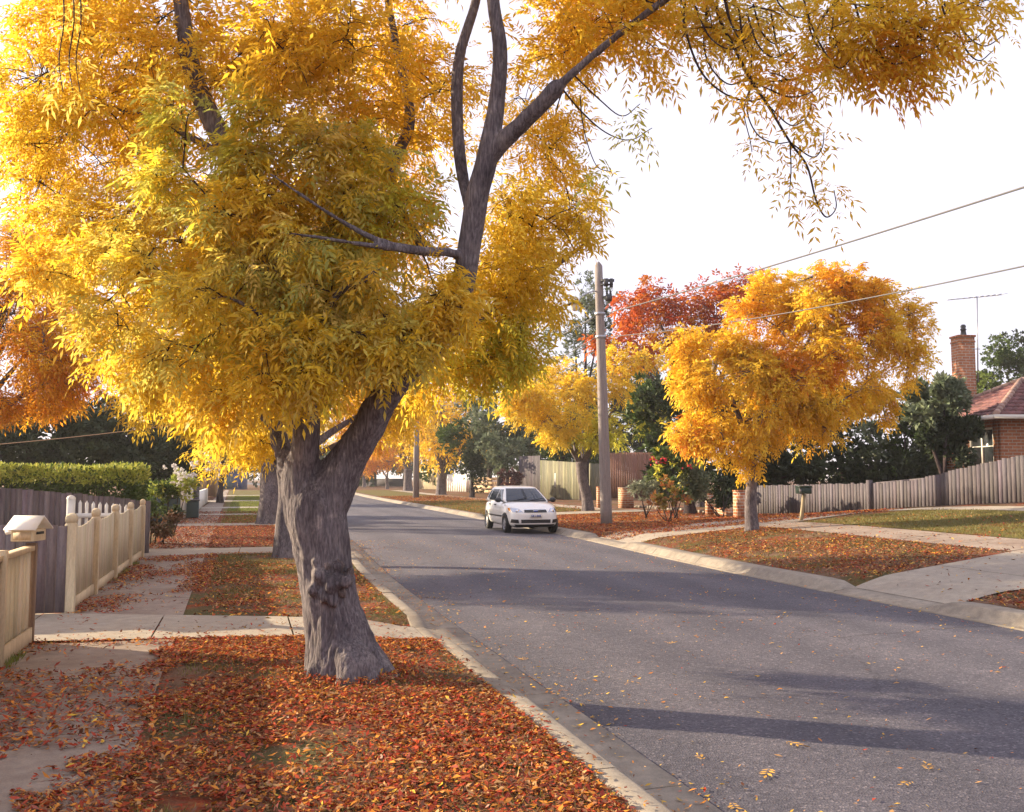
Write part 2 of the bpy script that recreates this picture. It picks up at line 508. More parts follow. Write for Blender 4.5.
b = Buf(); b.grid(np.array([[(x, y, -.6) for y in (-1500, 0, 1500, 3500)] for x in (-3000, -1000, 1000, 3000)], float), flip=True)
b.build('ground', M['lot'], kind='structure')
offsR = [0, .12, .25, .4, .55, .7, .9, 1.2, 1.6, 2, 2.5, 3, 3.5, 4, 4.5, 5, 6, 7, 8, 9, 10, 11, 11.5, 12.5, 15, 20, 30, 50, 90, 160, 260]
strip('verge', M['verge'], offsR, lambda s, o: hR(s, o), base=lambda s: KR(s))
offsL = [-260, -160, -90, -50, -30, -20, -14, -10, -8, -6, -5, -4, -3, -2.5, -2, -1.5, -1.0, -.8, -.5, -.25, 0]
strip('verge', M['verge'], offsL, lambda s, o: hL(s, -o), base=lambda s: KL(s))
# road sheet from gutter to gutter
P = np.zeros((len(S_ALL), 9, 3))
for j in range(9):
    f = j / 8; l = (KL(S_ALL) + .56) * (1 - f) + (KR(S_ALL) - .56) * f
    P[:, j, 0] = S_ALL * U[0] + l * N[0]; P[:, j, 1] = S_ALL * U[1] + l * N[1]; P[:, j, 2] = -.13 + .05 * (1 - (2 * f - 1) ** 2)
b = Buf(); b.grid(P, flip=True); b.build('road', M['asphalt'], kind='structure', smooth=True)

def kerb_run(s0, s1, side, ramp_a, ramp_b, low=False):
    """one run of kerb and gutter; laid in bays about 2.4 m long with open joints"""
    buf = Buf()
    n = max(1, int(round((s1 - s0) / 2.4))); e = np.linspace(s0, s1, n + 1)
    for i in range(n):
        a, c = e[i] + .008, e[i + 1] - .008
        if a > 40: a, c = e[i], e[i + 1]
        ss = np.linspace(a, c, max(3, int((c - a) / .3) + 1))
        top = np.full(len(ss), 0.012 if not low else -.085)
        jit = RNG.uniform(-.008, .008) * (0 if low else 1); top = top + jit
        if ramp_a: top = np.minimum(top, -.085 + .097 * sstep((ss - s0) / .45))
        if ramp_b: top = np.minimum(top, -.085 + .097 * sstep((s1 - ss) / .45))
        lat = RNG.uniform(-.008, .008)
        prof = [(0, -.3), (0, 0), (.015, 1), (.14, 1), (.165, .93), (.20, -.105), (.28, -.122), (.56, -.118), (.56, -.3)] if side == 'L' else [(0, -.3), (0, 0), (.015, 1), (.27, 1), (.32, .93), (.43, -.105), (.46, -.122), (.56, -.118), (.56, -.3)]
        Pk = np.zeros((len(ss), len(prof), 3))
        for j, (o, z) in enumerate(prof):
            zz = top - .01 if z == 0 else (top if z == 1 else (top - .012 if z == .93 else np.full(len(ss), z)))
            if z == -.105: zz = np.minimum(np.full(len(ss), z), top - .01)
            l = (KL(ss) + o + lat) if side == 'L' else (KR(ss) - o - lat)
            Pk[:, j, 0] = ss * U[0] + l * N[0]; Pk[:, j, 1] = ss * U[1] + l * N[1]; Pk[:, j, 2] = zz
        buf.grid(Pk, flip=(side == 'L'))
        for k, fl in ((0, True), (len(ss) - 1, False)):     # end faces
            pr = Pk[k]
            buf.add(pr, q=[[0, 1, 2, 3], [0, 3, 4, 5], [0, 5, 6, 7]], t=[[0, 7, 8]])
    return buf
def kerb_side(side, lst, name):
    buf = Buf(); s = -16.0
    cuts = [-16.0]
    for a, c in lst: cuts += [a, c]
    cuts += [130.0]
    for i in range(len(cuts) - 1):
        low = i % 2 == 1
        kb = kerb_run(cuts[i], cuts[i + 1], side, (not low) and i > 0, (not low) and i < len(cuts) - 2, low)
        for v, c in zip(kb.v, kb.c): buf.v.append(v); buf.c.append(c)
        for q in kb.q: buf.q.append(q + buf.n)
        for t in kb.t: buf.t.append(t + buf.n)
        buf.n += kb.n
    return buf.build(name, M['kerb'], kind='structure')
kerb_side('L', CROSS_L, 'kerb')
kerb_side('R', CROSS_R, 'kerb')

def patch(name, mat, corners, off=.012, n=(24, 24), joints=0, rough_edge=0.0):
    """paved patch laid on the terrain: corners = 4 (s,l) pairs a,b,c,d; a-b and d-c are the long sides"""
    a, b_, c, d = [np.array(p, float) for p in corners]
    buf = Buf(); segs = max(1, joints)
    for k in range(segs):
        f0, f1 = k / segs, (k + 1) / segs
        L = np.linalg.norm(b_ - a); gap = .008 / max(L, .1)
        if segs > 1: f0, f1 = f0 + gap, f1 - gap
        nu, nv = max(2, n[0] // segs), n[1]
        P = np.zeros((nu, nv, 3)); lift = RNG.uniform(0, .004)
        for i, fu in enumerate(np.linspace(f0, f1, nu)):
            for j, fv in enumerate(np.linspace(0, 1, nv)):
                p = (a * (1 - fu) + b_ * fu) * (1 - fv) + (d * (1 - fu) + c * fu) * fv
                x, y = XY(p[0], p[1]); z = terrain(x, y)
                P[i, j] = (x, y, max(z, -.099) + off + lift)
        buf.grid(P)
        # fix winding so faces look up
        v = buf.v[-1]; q = buf.q[-1][0] - (buf.n - len(v))
        nz = np.cross(v[q[1]] - v[q[0]], v[q[2]] - v[q[0]])[2]
        if nz < 0: buf.q[-1] = buf.q[-1][:, ::-1]
    return buf.build(name, mat, kind='structure', smooth=True)

# left footpath: bays of old grey path and the pale driveways that cross it to the kerb
def pathL(s): return -1.95 - .004 * s, -.52 - .012 * s
xs = [(9.9, 11.4), (20.4, 22.2), (32.3, 34.2), (41.5, 43.2), (51, 53.5), (66, 69), (86, 90)]
prev = -4.0
for a, c in xs + [(130, 131)]:
    l0, r0 = pathL(prev); l1, r1 = pathL(a)
    patch('footpath', M['path'], [(prev, l0), (a - .01, l1), (a - .01, r1), (prev, r0)], off=.010, n=(30, 5), joints=max(1, int((a - prev) / 1.6)))
    prev = c + .01
sA, lA = Gsl(75, 614); sB, lB = Gsl(45, 641)
patch('driveway', M['concrete'], [(10.3, -3.6), (9.5, 1.87), (10.5, 1.87), (12.6, -3.6)], off=.017, n=(36, 7), joints=4)
for a, c in xs[1:]:
    patch('driveway', M['concrete'], [(a, pathL(a)[0] - .25), (a, float(KL(a)) - .03), (c, float(KL(c)) - .03), (c, pathL(c)[0] - .25)], off=.014, n=(24, 7), joints=2)

# right side: footpath along the fences, two driveways, thin paved strip by the fence
def latf(o): return lambda s: float(KR(s)) + o
ss_ = np.linspace(-2, 22.3, 9)
for a, c in zip(ss_[:-1], ss_[1:]):
    patch('footpath', M['path'], [(a, KR(a) + 3.7), (c - .01, KR(c) + 3.7), (c - .01, KR(c) + 5.0), (a, KR(a) + 5.0)], off=.015, n=(10, 6), joints=2)
d1 = Gsl(853, 578); d2 = Gsl(990, 556)
patch('driveway', M['concrete'], [(10.3, KR(10) - .03), (10.0, KR(10) + 3.69), (13.1, KR(12) + 3.69), (12.4, KR(11) - .03)], off=.016, n=(24, 14), joints=2)
patch('driveway', M['concrete'], [(9.9, KR(10) + 5.01), (9.5, KR(10) + 11), (13.3, KR(12) + 11), (13.1, KR(12) + 5.01)], off=.016, n=(14, 10), joints=3)
patch('driveway', M['concrete'], [(21.95, KR(22) - .03), (22.4, KR(22.4) + 5.0), (26.4, KR(26.4) + 5.6), (24.75, KR(24.7) - .03)], off=.016, n=(24, 12), joints=2)
patch('driveway', M['concrete'], [(22.4, KR(22) + 5.01), (24.5, KR(24) + 9.8), (28.5, KR(28) + 9.8), (26.4, KR(26) + 5.61)], off=.017, n=(24, 12), joints=2)
if 0: patch('footpath', M['path'], [(19.45, KR(20) + 3.7), (20.1, KR(20) + 3.7), (20.15, KR(20) + 4.95), (19.45, KR(20) + 5.0)], off=.014, n=(4, 4))
patch('footpath', M['concrete'], [(13.4, KR(14) + 9.3), (24.2, KR(24) + 8.6), (24.2, KR(24) + 9.5), (13.4, KR(14) + 10.4)], off=.015, n=(26, 5), joints=5)
patch('driveway', M['concrete'], [(36.7, KR(37) + .02), (37.0, KR(37) + 7.0), (39.0, KR(39) + 7.0), (39.2, KR(39) + .02)], off=.016, n=(14, 10), joints=2)
ss_ = np.arange(24, 120, 4.0)
for a, c in zip(ss_[:-1], ss_[1:]):
    if 35 < a < 39.5: continue
    patch('footpath', M['concrete'] if a > 30 else M['path'], [(a, KR(a) + 5.2), (c - .01, KR(c) + 5.2), (c - .01, KR(c) + 6.4), (a, KR(a) + 6.4)], off=.015, n=(10, 6), joints=2)
def lawn(s0, s1, o0, o1, side='R', off=.008):
    k = KR if side == 'R' else KL
    patch('lawn', M['lawn'], [(s0, k(s0) + o0), (s1, k(s1) + o0), (s1, k(s1) + o1), (s0, k(s0) + o1)], off=off, n=(24, 10))
lawn(13.3, 22.3, 5.05, 9.2)
lawn(40.0, 62, .5, 5.0)
lawn(75, 120, .3, 5.0)
for a, c in ((42.5, 50.8), (53.7, 65.8), (69.2, 85.8), (90.2, 125)):
    patch('lawn', M['lawn'], [(a + .1, pathL(a)[1] + .1), (c - .1, pathL(c)[1] + .1), (c - .1, KL(c) - .1), (a + .1, KL(a) - .1)], off=.008, n=(16, 6))
# ------------------------------------------------------------------ foliage
def compound_leaves(buf, P, D, L, colr, pairs=4, ll=.40, lw=.30, droop=.35, jit=.12, rng=RNG, flat=.5):
    """pinnate leaves: rachis from P along D, pairs of narrow leaflets and one at the tip"""
    n = len(P)
    up = norm(np.tile([0, 0, 1.0], (n, 1)) + rng.normal(0, flat, (n, 3)))
    side = norm(np.cross(D, up)); nr = norm(np.cross(side, D))
    L = L[:, None]
    V, C = [], []
    for k in range(pairs + 1):
        t = .28 + .72 * k / pairs if k < pairs else 1.0
        pos = P + D * L * t; pos[:, 2] -= (droop * L[:, 0] * t * t)
        rd = D.copy(); rd[:, 2] -= 2 * droop * t; rd = norm(rd)
        for sg in ((-1, 1) if k < pairs else (0,)):
            ld = norm(rd * (.62 if sg else 1) + side * sg * .8 + rng.normal(0, .13, (n, 3)) + np.array([0, 0, -.16]))
            l = L * ll * rng.uniform(.75, 1.2, (n, 1)) * (1.0 if k else .8)
            wd = norm(np.cross(ld, nr + rng.normal(0, .35, (n, 3))))
            fold = np.cross(wd, ld) * l * rng.uniform(-.02, .10, (n, 1))
            mid = pos + ld * l * .46
            w_ = wd * l * lw * .5
            q = np.stack([pos, mid + w_ + fold, pos + ld * l + np.array([0, 0, -1]) * l * .06, mid - w_ + fold], 1)
            V.append(q)
            C.append(np.repeat((colr * (1 + rng.normal(0, jit, (n, 1))))[:, None, :], 4, 1))
    V = np.concatenate(V).reshape(-1, 3); C = np.clip(np.concatenate(C).reshape(-1, 3), .004, .95)
    buf.add(V, q=np.arange(len(V)).reshape(-1, 4), c=C)

def single_leaves(buf, P, D, L, colr, lw=.5, jit=.15, rng=RNG):
    n = len(P)
    wd = norm(np.cross(D, rng.normal(0, 1, (n, 3))))
    nr = np.cross(wd, D); L = L[:, None]
    mid = P + D * L * .45
    q = np.stack([P, mid + wd * L * lw * .5 + nr * L * .07, P + D * L, mid - wd * L * lw * .5 + nr * L * .07], 1)
    C = np.repeat(np.clip(colr * (1 + rng.normal(0, jit, (n, 1))), .003, .95)[:, None, :], 4, 1)
    V = q.reshape(-1, 3)
    buf.add(V, q=np.arange(len(V)).reshape(-1, 4), c=C.reshape(-1, 3))

PAL = {
 'yellow': [(.82, .60, .06), (.78, .53, .04), (.84, .64, .09)],
 'gold':   [(.84, .56, .05), (.81, .49, .04), (.85, .62, .07)],
 'orange': [(.76, .34, .03), (.78, .42, .035), (.72, .27, .03)],
 'olive':  [(.58, .55, .13), (.64, .56, .12), (.70, .56, .10), (.48, .50, .13)],
 'lime':   [(.64, .61, .09), (.70, .62, .07), (.54, .56, .10)],
 'tan':    [(.80, .60, .13), (.82, .64, .11), (.74, .54, .14)],
 'red':    [(.44, .075, .02), (.50, .13, .022), (.38, .055, .02), (.54, .20, .025)],
 'dark':   [(.045, .06, .025), (.035, .05, .025), (.06, .075, .03)],
 'green':  [(.08, .12, .03), (.06, .10, .03), (.11, .14, .04)],
 'grey':   [(.17, .20, .12), (.13, .17, .10), (.21, .23, .14)],
 'hedge':  [(.44, .47, .10), (.34, .39, .07), (.52, .51, .12)],
 'ldull': [(.55, .30, .05), (.40, .20, .06), (.45, .15, .06), (.30, .26, .06)],
 'plum': [(.14, .06, .06), (.10, .05, .05)],
 'dry': [(.20, .11, .06), (.15, .08, .05)],
 'silver': [(.26, .27, .19), (.20, .22, .15)],
 'lime2': [(.20, .26, .06), (.16, .22, .05)],
 'tan2': [(.16, .10, .05), (.12, .09, .04)],
 'hdark':  [(.10, .15, .04), (.08, .12, .035)],
}
def palette(name, n, key, rng=RNG):
    c = np.array(PAL[name]); k = len(c)
    x = key * (k - 1); i = np.clip(x.astype(int), 0, k - 2); f = (x - i)[:, None]
    return c[i] * (1 - f) + c[i + 1] * f

def lobes(blob, rng, nsub=9, sub=.46):
    """blob = (centre, radii) -> uneven clump centres and sizes over its volume"""
    c, r = np.asarray(blob[0], float), np.asarray(blob[1], float)
    d = norm(rng.normal(0, 1, (nsub, 3)))
    rad = rng.uniform(.35, .92, (nsub, 1))
    cen = c + d * rad * r
    rr = r[None, :] * sub * rng.uniform(.65, 1.2, (nsub, 1))
    return cen, rr

def bezier(p0, p1, p2, n):
    t = np.linspace(0, 1, n)[:, None]
    return (1 - t) ** 2 * p0 + 2 * t * (1 - t) * p1 + t * t * p2

def nearest(nodes, p):
    return nodes[np.argmin(((nodes - p) ** 2).sum(1))]

def densify(path, step=.15):
    path = np.asarray(path, float); out = []
    for a, b in zip(path[:-1], path[1:]):
        k = max(1, int(np.linalg.norm(b - a) / step))
        out.append(a + (b - a) * np.linspace(0, 1, k, endpoint=False)[:, None])
    out.append(path[-1:]); return np.vstack(out)

def smooth_path(pts, k=6):
    """Catmull-Rom through pts (any number of columns)"""
    P = np.asarray(pts, float); P = np.vstack([2 * P[0] - P[1], P, 2 * P[-1] - P[-2]])
    out = []
    for i in range(1, len(P) - 2):
        t = np.linspace(0, 1, k, endpoint=False)[:, None]
        a, b, c, d = P[i - 1], P[i], P[i + 1], P[i + 2]
        out.append(.5 * ((2 * b) + (-a + c) * t + (2 * a - 5 * b + 4 * c - d) * t ** 2 + (-a + 3 * b - 3 * c + d) * t ** 3))
    out.append(P[-2:-1]); return np.vstack(out)

def make_crown(blobs, nodes, rng, tips, nl=6, L=.24, pairs=4, twig_r=.006, br_r=.02, nsub=9, sub=.46, droop=.35, twigs=1.0,
               kind='compound', leaf_w=.30, key_scale=1.2, spread=.75, seed=1, lw=.30, ll=.40, up=0.0, centre=None, mixin=None, shell=.33):
    """blobs: list of (centre, radii, weight, palette). Returns (leaf Buf, twig Buf)."""
    lb, tb = Buf(), Buf()
    wsum = sum(b[2] for b in blobs)
    cc = np.mean([b[0] for b in blobs], axis=0) if centre is None else np.asarray(centre)
    ns_all = nsub
    for bi, (c, r, wgt, pal) in enumerate(blobs):
        nsub = ns_all if max(r) > .27 or kind == 'single' else min(ns_all, 5)
        c, r = np.asarray(c, float), np.asarray(r, float)
        nt_ = max(4, int(tips * wgt / wsum))
        cen, rr = lobes((c, r), rng, nsub, sub)
        own = rng.integers(0, nsub, nt_); brs = {}
        d = norm(rng.normal(0, 1, (nt_, 3)))
        T = cen[own] + d * rr[own] * (rng.uniform(0, 1, (nt_, 1)) ** shell)
        # branches: limb -> clump -> tip
        order = np.argsort([((nodes - q_) ** 2).sum(1).min() for q_ in cen])
        for k in order:
            src = nearest(nodes, cen[k] + rng.normal(0, .06, 3)); ln = np.linalg.norm(cen[k] - src)
            if ln > .12:
                mid = (src + cen[k]) / 2 + np.array([0, 0, .10 * ln]) + rng.normal(0, .06 * ln, 3)
                p = bezier(src, mid, cen[k], 7); brs[k] = p; nodes = np.vstack([nodes, densify(p[2:], .15)])
                tb.tube(p, np.linspace(br_r * (.7 + .5 * min(ln, 1.2)), br_r * .4, 7), 6, cap=False)
        for j in range(nt_):
            if rng.random() < twigs:
                a = brs[own[j]][rng.integers(2, 7)] if own[j] in brs else cen[own[j]]; ln = np.linalg.norm(T[j] - a)
                mid = (a + T[j]) / 2 + np.array([0, 0, .12 * ln]) + rng.normal(0, .08 * ln, 3)
                tb.tube(bezier(a, mid, T[j], 5), np.linspace(br_r * .38, twig_r, 5), 4, cap=False)
        tipdir = norm(norm(T - cen[own]) * .6 + norm(T - cc) * .5 + np.array([0, 0, up]))
        n = nt_ * nl
        Pn = np.repeat(T, nl, 0) + rng.normal(0, .10 * L / .24 * .6, (n, 3))
        Dn = norm(np.repeat(tipdir, nl, 0) * .7 + norm(rng.normal(0, 1, (n, 3))) * spread)
        key = np.clip((fbm(T * key_scale + 31.7, seed, 3) - .5) * 2.4 + .5 + rng.normal(0, .12, nt_), 0, .999)
        key = np.clip(np.repeat(key, nl) + rng.normal(0, .12, n), 0, .999)
        if isinstance(pal, tuple):
            sel_ = np.repeat(rng.integers(0, len(pal), nt_), nl); colr = np.zeros((n, 3))
            for pi, pn in enumerate(pal):
                mk = sel_ == pi
                if mk.any(): colr[mk] = palette(pn, int(mk.sum()), key[mk], rng)
        else: colr = palette(pal, n, key, rng)
        if mixin is not None:
            mp_, amt = mixin
            sel = np.repeat(fbm(T * key_scale * .7 + 7.3, seed + 9, 2) + rng.normal(0, .05, nt_) < amt, nl)
            if sel.any(): colr[sel] = palette(mp_, int(sel.sum()), key[sel], rng)
        Ln = L * rng.uniform(.55, 1.35, n)
        if kind == 'compound': compound_leaves(lb, Pn, Dn, Ln, colr, pairs, ll, lw, droop, rng=rng)
        else: single_leaves(lb, Pn, Dn, Ln, colr, leaf_w, rng=rng)
    return lb, tb

def street_tree(name, label, cat, base, height, trunk_r, fork_z, blobs, tips, seed, group=None, lean=(0, 0), leafmat='leaf', barkm='bark', limbs=None, **kw):
    """a tree: root Empty at the base > trunk (with its limbs), branches, crown"""
    rng = np.random.default_rng(seed)
    base = np.asarray(base, float)
    root = thing(name, label, cat, base, group=group)
    tb = Buf()
    top = base + np.array([lean[0], lean[1], fork_z])
    tp = np.array([base + np.array([0, 0, -.15]), base + np.array([.0, 0, .12]), base + (top - base) * .35 + rng.normal(0, .03, 3), base + (top - base) * .7 + rng.normal(0, .04, 3), top])
    tr = np.array([1.55, 1.22, 1.0, .95, 1.05]) * trunk_r
    sp = smooth_path(np.column_stack([tp, tr]), 5)
    tb.tube(sp[:, :3], sp[:, 3], 16)
    nodes = [densify(sp[-6:, :3], .2)]
    cc = np.mean([b[0] for b in blobs], axis=0)
    for bl in (limbs if limbs is not None else [b[0] for b in blobs]):
        e = np.asarray(bl, float); ln = np.linalg.norm(e - top)
        mid = top + (e - top) * .45 + np.array([0, 0, .10 * ln]) + rng.normal(0, .06 * ln, 3)
        st_ = top - np.array([0, 0, trunk_r * .6])
        p = bezier(st_, mid, st_ + (e - st_) * .92, 9)
        r0 = trunk_r * rng.uniform(.42, .62)
        tb.tube(p, np.linspace(r0, r0 * .22, 9), 8)
        nodes.append(p[2:])
    nodes = np.vstack(nodes)
    lb, bb = make_crown(blobs, nodes, rng, tips, seed=seed, centre=cc, **kw)
    if bb.n: tb.extend(bb)
    tb.build('trunk', M[barkm], root, smooth=True)
    lb.build('crown', M[leafmat], root)
    return root

def pxblob(px, py, Y, rx, ry, ry_m, w=1.0, pal='gold'):
    k = Y / F
    return (at(px, py, Y), (rx * k, ry_m, ry * k), w, pal)

# ------------------------------------------------------------------ the big ash beside the path
def big_ash():
    rng = np.random.default_rng(101)
    base = G(346, 676)
    root = thing('ash_tree', 'huge golden ash with a thick burred forked trunk standing in fallen leaves', 'tree', base, group='autumn trees along the street')
    Y0 = float(base[1]) + .12
    k = Y0 / F
    tb = Buf()
    def limb(pts, n=16):
        # pts: px, py, Y, radius(px at that depth)
        A = np.array([np.append(at(p[0], p[1], p[2]), p[3] * p[2] / F) for p in pts])
        S = smooth_path(A, 6); tb.tube(S[:, :3], S[:, 3], n); return S
    nodes = []
    T = limb([(349, 706, Y0, 56), (347, 682, Y0, 46), (341, 655, Y0, 36), (334, 620, Y0, 29.5), (326, 575, Y0, 27.5), (319, 530, Y0, 29.5), (315, 505, Y0, 30.5), (317, 486, Y0, 24), (319, 466, Y0, 9)], 28)
    # root flare
    for dx, dy, pr in ((46, -.1, 15), (30, -.34, 13), (-34, -.22, 13), (-30, .3, 14), (34, .36, 14), (6, -.42, 12)):
        p0 = at(340 + dx * .3, 640, Y0 + dy * .35); p1 = at(345 + dx * .72, 668, Y0 + dy * .8); p2 = base + np.array([dx * k * 1.02, dy * 1.05 + .12, -.06])
        tb.tube(np.array([p0, p1, p2]), np.array([.10, .10, .07]), 10)
    A = limb([(322, 508, Y0, 26), (335, 482, Y0 + .02, 24), (352, 453, Y0, 19), (369, 426, Y0 - .05, 16.5), (381, 402, Y0 - .1, 15), (399, 380, Y0 - .12, 14), (430, 346, Y0 - .18, 13.5), (452, 312, Y0 - .2, 13), (463, 284, Y0 - .22, 12.6), (471, 238, Y0 - .25, 12.2), (478, 192, Y0 - .3, 12), (487, 158, Y0 - .32, 11), (497, 100, Y0 - .35, 8.6), (500, 50, Y0 - .4, 7.8), (493, 0, Y0 - .4, 7), (490, -60, Y0 - .3, 5.5), (480, -150, Y0, 3)])
    B = limb([(315, 535, Y0, 22), (303, 490, Y0 - .02, 22), (301, 470, Y0 - .05, 18), (305, 448, Y0 - .1, 15), (305, 415, Y0 - .1, 14), (293, 350, Y0, 12.5), (268, 265, Y0 + .05, 12), (230, 160, Y0 + .1, 11.5), (197, 85, Y0 + .1, 10), (183, 20, Y0, 8), (176, -60, Y0, 6), (165, -150, Y0, 3)])
    Cc = limb([(310, 530, Y0 + .1, 17), (292, 482, Y0 + .25, 11), (276, 430, Y0 + .6, 9), (246, 380, Y0 + .9, 9), (200, 330, Y0 + 1.1, 7), (140, 280, Y0 + 1.3, 5), (80, 230, Y0 + 1.4, 3)])
    D = limb([(486, 165, Y0 - .32, 8), (499, 146, Y0 - .36, 9.2), (518, 127, Y0 - .42, 9), (540, 106, Y0 - .5, 8.6), (556, 88, Y0 - .55, 8.8), (561, 83, Y0 - .57, 5)])
    D2 = limb([(552, 92, Y0 - .53, 5), (590, 58, Y0 - .6, 4.2), (640, 18, Y0 - .7, 4), (700, -20, Y0 - .8, 3.6), (780, -42, Y0 - .9, 3), (880, -58, Y0 - .95, 2.2), (970, -60, Y0 - 1.0, 1.4)], 8)
    E = limb([(470, 215, Y0 - .2, 5), (461, 165, Y0 - .02, 6.5), (457, 110, Y0 + .05, 6.5), (460, 55, Y0 + .1, 6), (476, 0, Y0 + .15, 5), (490, -80, Y0 + .2, 3)], 10)
    Fl = limb([(468, 258, Y0 - .22, 6), (446, 252, Y0 - .4, 5), (423, 251, Y0 - .55, 5), (380, 241, Y0 - .7, 3.6), (343, 222, Y0 - .8, 3), (300, 194, Y0 - .95, 2.2), (268, 172, Y0 - 1, 1.4)], 8)
    F2 = limb([(421, 252, Y0 - .56, 4), (380, 247, Y0 - .72, 3), (322, 238, Y0 - .9, 2.4), (280, 232, Y0 - 1.0, 1.2)], 8)
    Gl = limb([(306, 415, Y0 - .1, 6), (322, 330, Y0 - .45, 5), (338, 294, Y0 - .6, 4.2), (360, 283, Y0 - .62, 3.4), (380, 268, Y0 - .6, 2)], 8)
    Hl = limb([(300, 380, Y0 - .05, 6), (282, 345, Y0 - .4, 4.6), (268, 321, Y0 - .6, 3), (246, 306, Y0 - .7, 2.2), (226, 297, Y0 - .75, 1.6), (205, 300, Y0 - .8, 1)], 8)
    I1 = limb([(395, 384, Y0 - .1, 6), (440, 350, Y0 + .5, 4), (495, 310, Y0 + 1.2, 2.8), (550, 270, Y0 + 1.5, 3.5), (590, 240, Y0 + 1.6, 2)], 8)
    I2 = limb([(425, 252, Y0 + .1, 5), (390, 180, Y0 + .3, 6), (410, 120, Y0 + .4, 6), (395, 40, Y0 + .4, 4.5), (380, -40, Y0 + .3, 3)], 8)
    I3 = limb([(228, 158, Y0 + .1, 5), (150, 118, Y0 + .6, 3.4), (80, 105, Y0 + .8, 2.2), (20, 125, Y0 + .7, 1.2)], 8)
    # burrs
    def knob(px, py, r, dY=-.24):
        c = at(px, py, Y0 + dY); th = np.linspace(0, math.pi, 7)
        tb.lathe(c - np.array([0, 0, 0]), [(max(.002, r * math.sin(a)), -r * math.cos(a)) for a in th], 10)
    for q in ((319, 575, .07), (332, 584, .085), (345, 581, .07), (326, 596, .06), (312, 590, .055), (338, 566, .05), (333, 600, .05), (316, 562, .045), (470, 262, .075, -.26)): knob(*q)
    for q in ((293, 522, .06, -.02), (372, 655, .07, -.1)): knob(*q)
    # one skin over all of it: voxel union, then ridges and hollows of the bark
    tmp = tb.build('trunk_source', None)
    md = tmp.modifiers.new('r', 'REMESH'); md.mode = 'VOXEL'; md.voxel_size = .015
    sm = tmp.modifiers.new('s', 'SMOOTH'); sm.iterations = 4; sm.factor = .5
    dg = bpy.context.evaluated_depsgraph_get()
    me = bpy.data.meshes.new_from_object(tmp.evaluated_get(dg))
    bpy.data.objects.remove(tmp)
    nv = len(me.vertices); co = np.zeros(nv * 3, np.float32); me.vertices.foreach_get('co', co); co = co.reshape(-1, 3).astype(float)
    nr = np.zeros(nv * 3, np.float32); me.vertex_normals.foreach_get('vector', nr); nr = nr.reshape(-1, 3)
    rel = co - base
    big = np.clip(1.2 - rel[:, 2] / 3.2, .15, 1)
    d = (fbm(rel * np.array([5, 5, 1.6]) + 3, 5, 3) - .5) * .07 * big
    d += (fbm(rel * np.array([15, 15, 3.2]) + 9, 6, 3) - .5) * .042 * big
    d += -np.clip(fbm(rel * np.array([9, 9, 1.1]) + 40, 8, 2) - .62, 0, 1) * .22 * big
    d += (fbm(rel * np.array([34, 34, 5]) + 17, 11, 2) - .5) * .022 * big
    co = co + nr * d[:, None] - base
    me.vertices.foreach_set('co', co.astype(np.float32).ravel()); me.update()
    me.polygons.foreach_set('use_smooth', np.ones(len(me.polygons), bool))
    me.materials.clear(); me.materials.append(M['bark'])
    o = bpy.data.objects.new('trunk', me); COL.objects.link(o); o.parent = root
    nodes = np.vstack([x[:, :3] for x in (A[30:], B[18:], Cc[12:], D, D2, E, Fl, F2, Gl, Hl, I1, I2, I3)])
    nodes = nodes[nodes[:, 2] > 2.0]

    Y = Y0
